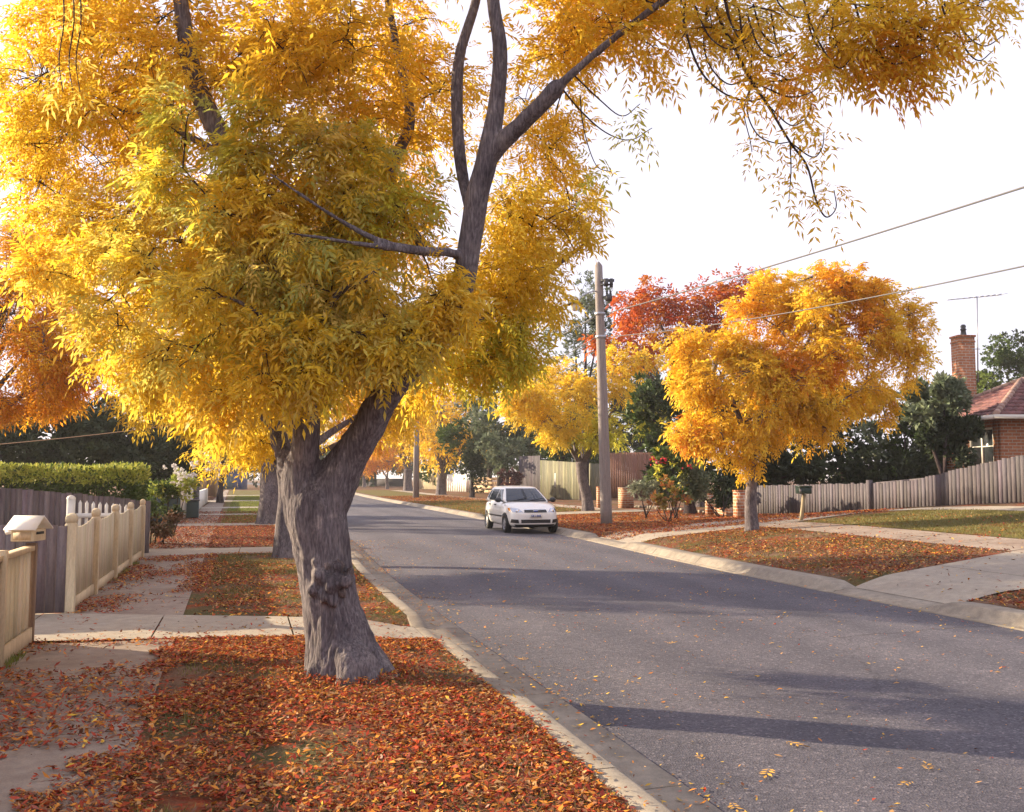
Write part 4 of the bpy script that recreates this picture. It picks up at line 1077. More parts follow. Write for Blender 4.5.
shrub('dry_shrub', 'low brown twiggy shrub at the foot of the teal wall', 'shrub', gz(*at(158, 538, Y)[:2]), [pxblob(160, 528, Y, 18, 13, .5, 1, 'tan2' if 'tan2' in PAL else 'dark'), pxblob(172, 518, Y + 1, 14, 10, .4, .6, 'dark')], 160, 72, .10, mixin=('dry', .6))
Y = 33.0
sh = shrub('flowering_shrub', 'tall untidy shrub with red blossoms and yellowing leaves beside the grey bush', 'shrub', gz(*at(676, 505, Y)[:2]),
    [pxblob(672, 470, Y, 20, 20, .8, 1, 'green'), pxblob(690, 480, Y, 16, 24, .6, .8, 'grey'), pxblob(664, 455, Y, 14, 10, .5, .4, 'green')], 300, 73, .16, mixin=('lime', .36))
fb = Buf()
for (px, py) in ((650, 459), (653, 460), (662, 461), (660, 463), (686, 466), (655, 462), (665, 460), (657, 461)):
    n = 6; c = at(px, py, Y - .8)
    single_leaves(fb, c + rg.normal(0, .06, (n, 3)), norm(rg.normal(0, 1, (n, 3)) + np.array([0, -.5, .3])), np.full(n, .11), np.tile([.50, .04, .05], (n, 1)), .7, .1, rg)
fb.build('blossoms', M['litter'], sh)
shrub('yellow_shrub', 'low shrub with amber and pink leaves in front of the red blossom bush', 'shrub', gz(*at(668, 510, 31)[:2]),
    [pxblob(660, 501, 31, 9, 6, .4, 1, 'ldull'), pxblob(675, 497, 31, 11, 8, .4, 1, 'ldull'), pxblob(668, 482, 31.6, 8, 8, .3, .6, 'ldull')], 90, 74, .17, mat='leaf', mixin=('green', .42))
shrub('grey_shrub', 'silvery grey green bush behind the low brick pier', 'shrub', gz(*at(647, 503, 34)[:2]),
    [pxblob(642, 488, 34, 15, 13, .6, 1, 'silver' if 'silver' in PAL else 'grey'), pxblob(655, 480, 34.4, 14, 14, .6, .8, 'grey')], 220, 75, .14, lw=.3)
shrub('climbing_shrub', 'leafy dark green bush between the two brick piers', 'shrub', gz(*at(722, 508, 33)[:2]),
    [pxblob(698, 490, 33, 12, 22, .6, 1, 'grey'), pxblob(722, 492, 34, 16, 22, .6, 1, 'dark')], 260, 76, .15)

# ------------------------------------------------------------------ fences
M['paling_grey'] = simple('weathered_paling', (.20, .165, .165), (.115, .09, .10), 5, .9, .4, .01, (6, 6, .6), tinted=True, fine=.25)
M['paling_right'] = simple('grey_paling', (.125, .106, .118), (.06, .05, .06), 5, .9, .4, .01, (6, 6, .6), tinted=True, fine=.25)
M['cream_paint'] = simple('cream_paint', (.68, .58, .38), (.50, .40, .26), 4, .65, .25, .008, (4, 4, .45), tinted=True, fine=.2)
M['cream_trim'] = simple('cream_trim', (.66, .52, .32), (.46, .34, .21), 5, .7, .25, .008, (4, 4, .5), tinted=True, fine=.2)
M['white_paint'] = simple('white_paint', (.78, .76, .70), (.66, .63, .56), 4, .55, .1, .005)
M['timber_post'] = simple('brown_post', (.26, .17, .11), (.17, .11, .07), 6, .85, .3, .008, (5, 5, .5), fine=.2)
M['brown_paling'] = simple('brown_paling', (.28, .13, .08), (.19, .085, .055), 5, .9, .35, .01, (6, 6, .6), tinted=True, fine=.2)
M['tan_paling'] = simple('tan_paling', (.55, .38, .22), (.42, .28, .16), 5, .85, .3, .01, (6, 6, .6), tinted=True, fine=.15)
M['olive_paling'] = simple('olive_paling', (.28, .25, .155), (.12, .125, .09), 2.2, .9, .3, .01, (5, 5, .4), tinted=True, fine=.2)
M['teal'] = simple('teal_paint', (.045, .085, .105), (.035, .065, .085), 5, .6, .1)
M['blue'] = simple('blue_paint', (.035, .06, .20), (.03, .05, .16), 5, .5, .1)
M['steel'] = simple('galvanised_steel', (.42, .42, .45), (.34, .34, .37), 8, .42, .05, .004, metal=.7)
M['dark_metal'] = simple('dark_metal', (.05, .05, .055), (.035, .035, .04), 8, .5, .05)
M['black'] = simple('black_rubber', (.02, .02, .021), (.015, .015, .016), 8, .8, .1)
M['dgreen'] = simple('dark_green_enamel', (.02, .045, .035), (.015, .035, .03), 8, .4, .05)

def wl(s, l, z=None):
    x, y = XY(s, l); return np.array([x, y, terrain(x, y) if z is None else z])
def boards(buf, A, B, hfun, bw=.095, th=.016, gap=.004, jit=.012, cj=.14, rng=RNG, z0=.03, point=0.0, lapped=False):
    """vertical boards from A to B (ground points); hfun(f) -> height over ground"""
    A, B = np.asarray(A, float), np.asarray(B, float)
    d = B[:2] - A[:2]; L = np.linalg.norm(d); d /= L; ang = math.atan2(d[1], d[0]); nrm_ = np.array([-d[1], d[0]])
    n = max(1, int(L / (bw + gap)))
    for i in range(n):
        f = (i + .5) / n; c = A[:2] + d * L * f; zg = terrain(c[0], c[1])
        h = hfun(f) + rng.normal(0, jit * .5)
        c = c + nrm_ * (rng.normal(0, .0015) + (th * .3 if lapped and i % 2 else 0))
        t_ = 1 + rng.normal(0, cj); col = np.clip(np.array([t_, t_ * (1 + rng.normal(0, .03)), t_ * (1 + rng.normal(0, .04))]), .3, 1.7)
        w_ = L / n - gap
        if point:
            x0, x1 = -w_ / 2, w_ / 2
            prof = [(x0, z0), (x1, z0), (x1, h - point), (0, h), (x0, h - point)]
            buf.prism([(c[0] + d[0] * x, c[1] + d[1] * x, zg + z) for x, z in prof], (nrm_[0] * th, nrm_[1] * th, 0), col=col)
        else:
            buf.box((c[0], c[1], zg + (h + z0) / 2), (w_, th, h - z0), ang, col=col)
def postbox(buf, p, w_, h, ang, z0=-.1, col=(1, 1, 1)):
    buf.box((p[0], p[1], p[2] + (h + z0) / 2), (w_, w_, h - z0), ang, col=col)
def rails(buf, A, B, zs, off, w_=.045, h=.09):
    A, B = np.asarray(A, float), np.asarray(B, float); d = B[:2] - A[:2]; d /= np.linalg.norm(d); n2 = np.array([-d[1], d[0]]) * off
    for z in zs: buf.bar((A[0] + n2[0], A[1] + n2[1], A[2] + z), (B[0] + n2[0], B[1] + n2[1], B[2] + z), w_, h)
def rail_parts(A, B, zs, off, mat, root):
    for z in zs:
        b_ = Buf(); rails(b_, A, B, (z,), off); b_.build('rail', mat, root)
ANGU = math.atan2(U[1], U[0]); ANGN = math.atan2(N[1], N[0])

# 1 near cream board fence with its letterbox post
LF = -1.98
s_e = Gsl(38, 645)[0]
A, B = wl(4.2, LF), wl(s_e, LF)
r = thing('board_fence', 'low cream board fence with a bare timber capping running out of frame', 'fence', (A + B) / 2)
b = Buf(); boards(b, A, B, lambda f: .90, .15, .02, .003, .003, .06); b.build('boards', M['cream_paint'], r)
b = Buf(); b.bar(A + [0, 0, .925], B + [0, 0, .925], .085, .045); b.build('capping_rail', M['cream_trim'], r)
b = Buf(); b.bar(A + [N[0] * .03, N[1] * .03, .09], B + [N[0] * .03, N[1] * .03, .09], .03, .16); b.build('plinth_board', M['cream_trim'], r)
for s_ in (8.75, 6.5, 4.3):
    b = Buf(); postbox(b, wl(s_, LF + .03), .07, .99, ANGU); b.build('post', M['cream_trim'], r)
# letterbox
P0 = wl(s_e + .08, LF)
r = thing('letterbox', 'small cream letterbox with a pitched white metal roof on a brown post', 'letterbox', P0)
hp = float(at(26, 541, P0[1])[2])
b = Buf(); postbox(b, P0, .085, hp - .02, ANGU); b.build('post', M['timber_post'], r)
cb = np.array([P0[0] - .04, P0[1], hp + .06])
b = Buf(); b.box(cb, (.22, .24, .115), 0); o = b.build('box', M['cream_paint'], r); bevel(o, .006)
b = Buf(); b.box(cb + [.113, 0, .02], (.006, .14, .025)); b.build('letter_slot', M['black'], o)
b = Buf(); b.box(cb + [0, -.121, -.005], (.17, .006, .075)); b.build('door_panel', M['cream_trim'], o)
# roof: two thin slabs
b = Buf()
rw, rl, rh = .155, .34, .115
zb = cb[2] + .06
for sy in (-1, 1):
    p = [(cb[0] - rw, cb[1] + sy * rl * .5, zb - .01), (cb[0] + rw, cb[1] + sy * rl * .5, zb - .01), (cb[0] + rw * .96, cb[1], zb + rh), (cb[0] - rw * .96, cb[1], zb + rh)]
    b.prism(p, (0, 0, .012))
b.build('roof', M['zinc_white'] if 'zinc_white' in M else M['white_paint'], r)
b = Buf(); b.tube([cb + [-.24, .04, .02], cb + [-.11, .04, .05]], .025, 10); b.build('newspaper_tube', M['white_paint'], r)

# 2 grey paling return and gate beside it
A = wl(12.0, LF - .02); B = wl(12.0, LF - 4.2)
r = thing('paling_gate', 'short grey paling gate between the letterbox and the first rounded post', 'gate', A)
b = Buf(); boards(b, A - np.array([N[0] * .0, N[1] * .0, 0]), wl(12.0, LF - 1.0), lambda f: 1.04 + .02 * f, .095, .018, .004, .015, .16); b.build('palings', M['paling_grey'], r)
rail_parts(A - np.array([N[0] * .06, N[1] * .06, 0]), wl(12.0, LF - 1.0), (.25, .85), -.04, M['paling_grey'], r)
r = thing('paling_fence', 'low grey paling fence running back from the cream letterbox into the yard', 'fence', wl(12.4, LF - 2.4))
b = Buf(); boards(b, wl(12.4, LF - 1.02), wl(12.4, LF - 7.5), lambda f: 1.10 + .1 * f, .095, .018, .004, .02, .16); b.build('palings', M['paling_grey'], r)
rail_parts(wl(12.4, LF - 1.02), wl(12.4, LF - 7.5), (.3, .9), -.04, M['paling_grey'], r)

# 3 cream picket fence with rounded posts
sp = [Gsl(75, 614)[0]] + [at_lat(x, LF) for x in (96.5, 116, 131, 143)]
r = thing('picket_fence', 'cream picket fence with tall round topped posts beside the footpath', 'fence', wl(sp[0], LF))
tops = [at(70, 513, wl(sp[0], LF)[1])[2], at(93, 508, wl(sp[1], LF)[1])[2], at(113, 504, wl(sp[2], LF)[1])[2], at(127, 502, wl(sp[3], LF)[1])[2], at(140, 499, wl(sp[4], LF)[1])[2]]
for i in range(4):
    A, B = wl(sp[i] + .06, LF - .01), wl(sp[i + 1] - .06, LF - .01)
    h0, h1 = tops[i] - .14, tops[i + 1] - .12
    if i == 0: h0 = tops[0] - .17
    b = Buf(); boards(b, A, B, lambda f: h0 + (h1 - h0) * f - .05 * math.sin(f * math.pi), .09, .018, .004, .006, .06, z0=.14); b.build('boards', M['cream_paint'], r)
    b = Buf(); b.bar(A + [N[0] * .02, N[1] * .02, .08], B + [N[0] * .02, N[1] * .02, .08], .03, .15); b.build('plinth_board', M['cream_trim'], r)
for i, s_ in enumerate(sp):
    p = wl(s_, LF + .012); b = Buf(); hw = .052 if i else .062
    h = tops[i]
    # square shaft, waist line and a rounded head
    ring = lambda k: [(-k, -k), (k, -k), (k, k), (-k, k)]
    lev = [(-.15, 1), (h - .13, 1), (h - .125, .86), (h - .105, .86), (h - .10, 1.0), (h - .05, .98), (h - .022, .80), (h - .006, .5), (h, .12)]
    Pk = np.zeros((len(lev), 5, 3)); cz, sz = math.cos(ANGU), math.sin(ANGU)
    for a_, (z, k) in enumerate(lev):
        for c_, (x, y) in enumerate(ring(hw * k) + ring(hw * k)[:1]):
            Pk[a_, c_] = (p[0] + x * cz - y * sz, p[1] + x * sz + y * cz, z)
    b.grid(Pk, flip=True); b.build('post', M['cream_paint'] if i == 0 else M['cream_trim'], r)
# pointed picket return behind it
s_b = sp[4] + .3
r = thing('picket_fence', 'small run of white pointed pickets with one tall post behind the cream fence', 'fence', wl(s_b, LF - 1))
b = Buf(); boards(b, wl(s_b, LF - .15), wl(s_b, LF - 1.25), lambda f: 1.05 + .14 * math.cos((f - .5) * 5.5) ** 2 * 0 + .12 * f, .055, .018, .06, .003, .03, point=.06); b.build('pickets', M['white_paint'], r)
rail_parts(wl(s_b, LF - .15), wl(s_b, LF - 1.25), (.35, .85), .03, M['white_paint'], r)
b = Buf(); p = wl(s_b, LF - 1.36); h = float(at(93, 499, p[1])[2]); postbox(b, p, .14, h, ANGU); b.lathe((p[0], p[1], h), [(.085, 0), (.08, .03), (.055, .06), (.02, .075), (.001, .078)], 12); b.build('post', M['white_paint'], r)

# 4 grey boundary fence that runs back from the footpath
A = wl(21.2, -2.02); B = wl(21.2, -14.0)
r = thing('paling_fence', 'tall weathered grey paling fence running back in front of the clipped hedge', 'fence', A)
hA = float(at(146, 502, A[1])[2]); hB = float(at(0, 487, wl(21.2, -5.1)[1])[2])
def hf(f):
    l = f * 12.0
    return hA + (hB - hA) * min(1.0, (l / 3.0)) ** .75
b = Buf(); boards(b, A, B, hf, .10, .016, .004, .015, .16); b.build('palings', M['paling_grey'], r)
rail_parts(A, B, (.3, .9), -.05, M['paling_grey'], r)
b = Buf(); postbox(b, A + [N[0] * .03, N[1] * .03, 0], .11, hA + .02, ANGU); b.build('post', M['paling_grey'], r)

# 5 beyond: teal wall with slot, pale panel fence, low white wall, tan fence, blue shed
s0 = Gsl(184, 522)[0]; l0 = -2.25
A = wl(s0, l0); hh = float(at(190, 478, A[1] + 2)[2])
r = thing('teal_wall', 'dark teal painted return wall with a pale letter slot beside the white bush', 'wall', A)
b = Buf(); Bp = wl(s0, l0 - 1.9); b.bar(A + [0, 0, .62], Bp + [0, 0, .62], .10, 1.36); o = b.build('panel', M['teal'], r)
c = at(171, 497, A[1] - .4); b = Buf(); b.box(c, (.36, .16, .14), ANGN); b.build('letterbox', M['dark_metal'], r)
b = Buf(); b.box(c + np.array([0, -.085, .03]), (.30, .01, .07), ANGN); b.build('slot_plate', M['white_paint'], r)
s1 = s0 + 9.0
r = thing('panel_fence', 'pale cream sheet fence panel facing the footpath past the white bush', 'fence', A)
b = Buf(); boards(b, wl(s0 + .08, l0 + .02), wl(s1, l0 - .03), lambda f: hh + .04 * f, .20, .02, .003, .004, .03); b.build('boards', M['white_paint'], r)
b = Buf(); postbox(b, wl(s0 + .02, l0 + .03), .09, hh + .03, ANGU); b.build('post', M['white_paint'], r)
pb = wl(s0 + 2.9, l0 + .28)
r = thing('wheelie_bin', 'small dark teal bin standing against the pale fence panel', 'bin', pb)
b = Buf(); b.box(pb + [0, 0, .36], (.40, .46, .66), ANGU); bevel(b.build('bin_body', M['teal'], r), .03)
b = Buf(); b.box(pb + [0, 0, .72], (.46, .52, .06), ANGU); bevel(b.build('lid', M['dark_metal'], r), .02)
r = thing('low_wall', 'low white rendered garden wall with a taller grey end pier', 'wall', wl(s1 + 3, l0))
b = Buf(); A, B = wl(s1 + 3, l0 - .05), wl(s1 + 20, l0 - .2); b.bar(A + [0, 0, .42], B + [0, 0, .42], .18, .95); b.build('wall', M['white_paint'], r)
b = Buf(); b.box(wl(s1 + 1.5, l0 - .05) + [0, 0, .6], (2.4, .35, 1.3), ANGU); b.build('pier', M['paling_right'], r)
sT = Gsl(217, 497)[0]
r = thing('timber_fence', 'tall tan timber fence with a pale corner post at the far end of the footpath', 'fence', wl(sT, -2.6))
hT = float(at(210, 462, wl(sT, -2.6)[1])[2])
b = Buf(); boards(b, wl(sT, -2.62), wl(sT, -6.0), lambda f: hT, .16, .02, .004, .01, .08); boards(b, wl(sT - 12, -3.6), wl(sT - .1, -3.3), lambda f: hT * .93, .16, .02, .004, .01, .08); b.build('palings', M['tan_paling'], r)
b = Buf(); postbox(b, wl(sT, -2.4), .42, hT + .05, ANGU); b.build('post', M['tan_paling'], r)
# far blue shed closing the footpath
pS = G(226, 489.5)
r = thing('garden_shed', 'far dark blue shed front at the end of the footpath', 'shed', pS)
wS = pS[1] / F
b = Buf(); b.box(pS + [2 * wS, 1.5, 1.3], (26 * wS, 3.0, 2.6)); b.build('wall', M['blue'], r)
b = Buf(); b.box(pS + [2 * wS, -.02, 1.0], (10 * wS, .06, 2.0)); b.build('door', M['teal'], r)
b = Buf(); b.prism([pS + [-12 * wS, -.3, 2.6], pS + [16 * wS, -.3, 2.6], pS + [16 * wS, 1.6, 3.4], pS + [-12 * wS, 1.6, 3.4]], (0, 0, .08)); b.prism([pS + [-12 * wS, 3.3, 2.6], pS + [16 * wS, 3.3, 2.6], pS + [16 * wS, 1.6, 3.4], pS + [-12 * wS, 1.6, 3.4]], (0, 0, .08)); b.build('roof', M['dark_metal'], r)

# right side: long grey paling fence
fA, fB = G(757, 514.5), G(1024, 503.5)
dv = (fB - fA) / np.linalg.norm((fB - fA)[:2]); fC = fB + dv * 7; fC[2] = terrain(fC[0], fC[1])
Lf = np.linalg.norm((fC - fA)[:2])
def htop(px): return float(np.interp(px, [740, 850, 880, 909, 935, 965, 1024, 1080, 1200], [486, 483.5, 482.8, 480.5, 475, 467, 454.5, 444, 430]))
def hright(f):
    p = fA + (fC - fA) * f; px = 512 + F * p[0] / p[1]
    a_, b_ = ray(px, htop(px)); return EYE + b_ * p[1] - terrain(p[0], p[1])
r = thing('paling_fence', 'long weathered grey paling fence whose top climbs towards the brick house', 'fence', fA)
b = Buf(); boards(b, fA, fC, hright, .14, .016, -.002, .02, .14, lapped=True); b.build('palings', M['paling_right'], r)
for z in (.25, .85):
    b = Buf()
    for f in np.arange(.0, .99, .1):
        a_, c_ = fA + (fC - fA) * f, fA + (fC - fA) * (f + .1); a_[2] = terrain(*a_[:2]); c_[2] = terrain(*c_[:2])
        rails(b, a_, c_, (z,), .06)
    b.build('rail', M['paling_right'], r)
b = Buf(); p = fA + (fC - fA) * ((G(893, 510)[0] - fA[0]) / (fC[0] - fA[0])); p[2] = terrain(*p[:2]); fpx = (p[0] - fA[0]) / (fC[0] - fA[0]); postbox(b, p - np.array([0, .06, 0]), .14, hright(fpx) + .1, math.atan2(dv[1], dv[0])); b.build('post', M['paling_right'], r)

# brown fence
A, B = G(607, 499), G(662, 499); A[1] += 2; B[1] += 2; A[2] = terrain(*A[:2]); B[2] = terrain(*B[:2])
hb = float(at(640, 453, A[1])[2] - A[2])
r = thing('timber_fence', 'tall reddish brown timber fence behind the power pole', 'fence', A)
b = Buf(); boards(b, A, B, lambda f: hb + .03 * math.sin(f * 3), .15, .02, .003, .008, .10); b.build('palings', M['brown_paling'], r)
# olive fence behind the car
A, B = G(519, 499), G(604, 500.5)
h0 = float(at(530, 461, A[1])[2] - A[2]); h1 = float(at(590, 464, B[1])[2] - B[2])
r = thing('paling_fence', 'tall mossy olive paling fence behind the parked hatchback', 'fence', A)
mid = A + (B - A) * .28; mid[2] = terrain(*mid[:2])
b = Buf(); boards(b, mid, B, lambda f: h0 + (h1 - h0) * f, .16, .02, .003, .01, .16); b.build('palings', M['olive_paling'], r)
b = Buf(); boards(b, A, mid - (B - A) * .004, lambda f: h0 * 1.12, .16, .02, .003, .01, .10); b.build('tall_palings', M['paling_right'], r)
c = at(557, 480, A[1] + (B[1] - A[1]) * .45 - .12)
r = thing('notice_board', 'narrow blank white board fixed upright to the olive fence', 'sign', c)
b = Buf(); b.box(c, (.34, .03, .95)); b.build('board', M['white_paint'], r); b = Buf(); b.box(c + [0, .03, 0], (.40, .03, 1.02)); b.build('backing_frame', M['paling_right'], r)
# rail fence, gate post and pale fences down the street
A, B = G(472, 493.5), G(523, 497)
r = thing('rail_fence', 'low fence of wide horizontal brown planks behind the hatchback', 'fence', A)
hr_ = float(at(490, 478, A[1])[2] - A[2]); b = Buf()
for k in range(4): b.bar(A + [0, 0, hr_ * (.2 + k * .25)], B + [0, 0, hr_ * (.2 + k * .25)], .05, hr_ * .17)
b.build('planks', M['tan_paling'], r)
b = Buf(); postbox(b, A, .5, hr_ * 1.05, 0); b.build('gate_post', M['dark_metal'], r)
A, B = G(447, 491.5), G(467, 492)
r = thing('panel_fence', 'pale grey vertical panel fence beside the dark egg shaped conifer', 'fence', A)
hr_ = float(at(456, 474.5, A[1])[2] - A[2]); b = Buf(); boards(b, A, B, lambda f: hr_, .45, .05, .05, .01, .06); b.build('boards', M['white_paint'], r)
A, B = G(418, 489), G(446, 490)
r = thing('panel_fence', 'sunlit cream boundary fence between the slim pole and the stout trunk', 'fence', A)
hr_ = float(at(428, 465, A[1])[2] - A[2]); b = Buf(); boards(b, A, B, lambda f: hr_, .4, .05, .01, .01, .03); b.build('boards', M['cream_paint'], r)
A, B = G(352, 486), G(404, 486.5)
r = thing('low_wall', 'long low grey wall at the far bend of the street', 'wall', A)
b = Buf(); b.bar(A + [0, 0, .7], B + [0, 0, .7], .3, 1.4); b.build('wall', M['paling_right'], r)

# ------------------------------------------------------------------ brick piers
def brick_mat(name, c1, c2, mortar, scale=1.0):
    m, nt = nmat(name)
    tc = nd(nt, 'ShaderNodeTexCoord'); sx = nd(nt, 'ShaderNodeSeparateXYZ'); nt.links.new(tc.outputs['Object'], sx.inputs[0])
    ad = nd(nt, 'ShaderNodeMath', operation='ADD'); nt.links.new(sx.outputs[0], ad.inputs[0]); nt.links.new(sx.outputs[1], ad.inputs[1])
    cb = nd(nt, 'ShaderNodeCombineXYZ'); nt.links.new(ad.outputs[0], cb.inputs[0]); nt.links.new(sx.outputs[2], cb.inputs[1])
    br = nd(nt, 'ShaderNodeTexBrick'); br.inputs['Scale'].default_value = 1
    br.inputs['Brick Width'].default_value = .24 * scale; br.inputs['Row Height'].default_value = .086 * scale; br.inputs['Mortar Size'].default_value = .011 * scale
    br.inputs['Color1'].default_value = (*c1, 1); br.inputs['Color2'].default_value = (*c2, 1); br.inputs['Mortar'].default_value = (*mortar, 1)
    nt.links.new(cb.outputs[0], br.inputs['Vector'])
    n = noise(nt, tc.outputs['Object'], 9, 5, .65)
    col = mix(nt, br.outputs['Color'], ramp(nt, n, [(.3, (.72, .72, .72)), (.7, (1.15, 1.12, 1.1))]), 1, 'MULTIPLY')
    principled(nt, col, .9, bump(nt, br.outputs['Fac'], -.4, .008), spec=.15)
    return m
M['brick'] = brick_mat('orange_brick', (.36, .13, .065), (.46, .21, .11), (.50, .44, .36), 1.25)
M['brick_house'] = brick_mat('house_brick', (.33, .12, .06), (.43, .18, .085), (.40, .32, .25), 1.4)
for (x0, x1, yb, yt, lab) in ((619, 633, 508, 488, 'squat orange brick pier behind the power pole'), (706, 713, 515, 492, 'slim orange brick pier left of the leafy bush'), (734.5, 747, 518, 490.5, 'stout brick gate pier next to the golden tree trunk'), (598, 601.5, 508, 487, 'brick pier almost hidden by the power pole')):
    g = G((x0 + x1) / 2, yb); wd = max(.24, (x1 - x0) * g[1] / F * .84); h = (yb - yt) * g[1] / F
    r = thing('brick_pier', lab.replace('left of', 'beside'), 'brick pier', g, ANGN, group='brick gate piers')
    b = Buf(); b.box((0, 0, h / 2 - .05), (wd, wd, h + .0)); o = b.build('shaft', M['brick'], r, local=True)
    b = Buf(); b.box((0, 0, h - .02), (wd + .03, wd + .03, .05)); bevel(b.build('cap', M['brick'], r, local=True), .008)
gA, gB = G(713, 514), G(735, 517)
r = thing('low_wall', 'low brick garden wall joining the two piers beside the golden tree', 'wall', gA)
b = Buf(); b.bar(gA + [.1, .05, .12], gB + [-.1, .05, .12], .2, .30); b.build('wall', M['brick'], r)
gA, gB = G(634, 507), G(706, 513)
r = thing('stone_edging', 'row of low pale garden stones in front of the red blossom bush', 'edging', gA)
b = Buf(); rs = np.random.default_rng(3)
for k in range(26):
    f = (k + .5) / 26; c = gA + (gB - gA) * f; c[2] = terrain(*c[:2]); s_ = rs.uniform(.07, .15)
    b = Buf(); b.box(c + [0, rs.normal(0, .06), s_ * .35], (s_ * 1.7, s_ * 1.3, s_), rs.uniform(0, 3)); bevel(b.build('stone', M['concrete'], r), .03, 2)
# ------------------------------------------------------------------ power pole, lamp, wires
M['pole_wood'] = simple('pole_timber', (.34, .29, .27), (.21, .18, .175), 7, .9, .5, .01, (5, 5, .25), fine=.3)
M['wire'] = simple('wire_cover', (.10, .095, .10), (.07, .068, .07), 3, .6, 0)
M['dark_wire'] = simple('dark_wire', (.05, .05, .055), (.04, .04, .045), 3, .6, 0)
M['lamp_glass'] = simple('lamp_diffuser', (.80, .74, .62), (.70, .65, .55), 4, .3, 0)
pg = G(606.5, 524); YP = float(pg[1])
pt = at(598.5, 266, YP)
pole = thing('power_pole', 'weathered round timber power pole with a street lamp on the verge beside the driveway', 'power pole', pg)
def pp(z): return pg + (pt - pg) * ((z - pg[2]) / (pt[2] - pg[2]))
b = Buf(); zs = np.linspace(pg[2] - .2, pt[2], 14)
b.tube(np.array([pp(z) for z in zs]), np.linspace(.20, .135, 14), 16); b.lathe(pp(pt[2]), [(.135, 0), (.10, .06), (.04, .14), (.001, .16)], 16)
b.build('shaft', M['pole_wood'], pole, smooth=True)
z1 = at(600, 285, YP)[2]; z2 = at(600, 297, YP)[2]
c = pp(z1); b = Buf()
b.bar(c + [.05, -.16, .12], c + [.50, -.16, .12], .07, .09); b.bar(c + [.05, -.16, -.02], c + [.46, -.16, -.02], .06, .06); b.box(c + [.40, -.16, .03], (.10, .14, .30)); b.box(c + [.22, -.18, .05], (.14, .12, .26))
b.build('fuse_bracket', M['dark_metal'], pole)
c = pp(z2); b = Buf(); b.box(c + [.30, -.16, -.06], (.20, .20, .22)); b.bar(c + [.1, -.16, -.02], c + [.3, -.16, -.02], .05, .05)
for dx in (.24, .36): b.lathe(c + [dx, -.16, .06], [(.02, 0), (.05, .03), (.03, .06), (.05, .09), (.02, .13)], 8)
b.build('insulator_box', M['dark_metal'], pole)
zw1 = at(600, 314, YP)[2]; zw2 = at(603, 337, YP)[2]
for z in (zw1, zw2):
    b = Buf(); b.lathe(pp(z) - np.array([0, 0, .05]), [(.17, 0), (.185, .01), (.185, .09), (.17, .10)], 16); b.build('collar_band', M['steel'], pole)
# lamp on its curved arm
lc = at(575, 303, YP - .5)
b = Buf(); a0 = pp(at(600, 291, YP)[2]); b.tube(smooth_path([a0, a0 * .6 + lc * .4 + [0, 0, .12], a0 * .25 + lc * .75 + [0, 0, .10], lc + [.12, 0, .05]], 5), .025, 8); b.build('lamp_arm', M['steel'], pole, smooth=True)
b = Buf(); b.lathe(lc, [(.03, .12), (.10, .10), (.16, .05), (.27, -.02), (.28, -.05), (.25, -.045)], 18); o = b.build('lamp_shade', M['dark_metal'], pole, smooth=True)
b = Buf(); b.lathe(lc, [(.16, -.04), (.165, -.12), (.13, -.22), (.06, -.27), (.001, -.28)], 16); b.build('lens', M['lamp_glass'], o, smooth=True)

def wire(name, lab, p0, p1, sag, r, mat, n=40, group=None):
    t = np.linspace(0, 1, n)[:, None]
    P = np.asarray(p0) * (1 - t) + np.asarray(p1) * t; P[:, 2] -= (4 * sag * t * (1 - t))[:, 0]
    b = Buf(); b.tube(P, r, 6); o = b.build(name, mat, smooth=True); tag(o, lab, 'power line', group); return o
GW = 'power lines on the timber pole'
wY = 12.0
q = at(1024, 186, 14.8); e = pp(zw1) + [.18, -.05, 0]; dq = q - e
wire('power_line', 'upper dark cable from the pole crossing above the golden crown to the frame edge', e, e + dq * 1.45 + [0, 0, .12], .12, .018, M['wire'], group=GW)
q = at(1024, 252, 14.8); e = pp(zw2) + [.18, -.05, 0]; dq = q - e
wire('power_line', 'lower pale cable from the pole that crosses in front of the golden crown', e, e + dq * 1.45 + [0, 0, .1], .35, .014, M['wire'], group=GW)
# slim pole far down the street, and the cables that lead to it
pf = G(416, 498)
slim = thing('power_pole', 'slim far timber power pole standing on the verge among amber leaves', 'power pole', pf)
hF = float(at(412, 388, pf[1])[2])
b = Buf(); b.tube(np.array([pf + [0, 0, -.2], pf + [0, 0, (hF - pf[2]) * .5], [pf[0], pf[1], hF]]), [.26, .22, .17], 10); b.build('shaft', M['pole_wood'], slim, smooth=True)
b = Buf(); b.bar([pf[0] - .9, pf[1] - .22, hF - .5], [pf[0] + .9, pf[1] - .22, hF - .5], .1, .12); b.build('cross_arm', M['timber_post'], slim)
wire('power_line', 'pale cable sagging from the pole down the street behind the golden leaves', pp(zw1) - [.18, 0, .1], [pf[0] + .5, pf[1], hF - .45], .4, .022, M['wire'], group=GW)
wire('power_line', 'thin grey cable running lower from the pole into the amber crown', pp(zw2) - [.15, 0, 0], [pf[0] - .5, pf[1], hF - 1.4], .9, .016, M['wire'], group=GW)
w0, w1 = at(-60, 449, 30), at(262, 412, 34)
wire('power_line', 'thin pale service cable in front of the dark garden trees behind the hedge', w0, w1, .12, .016, M['tan_paling'])

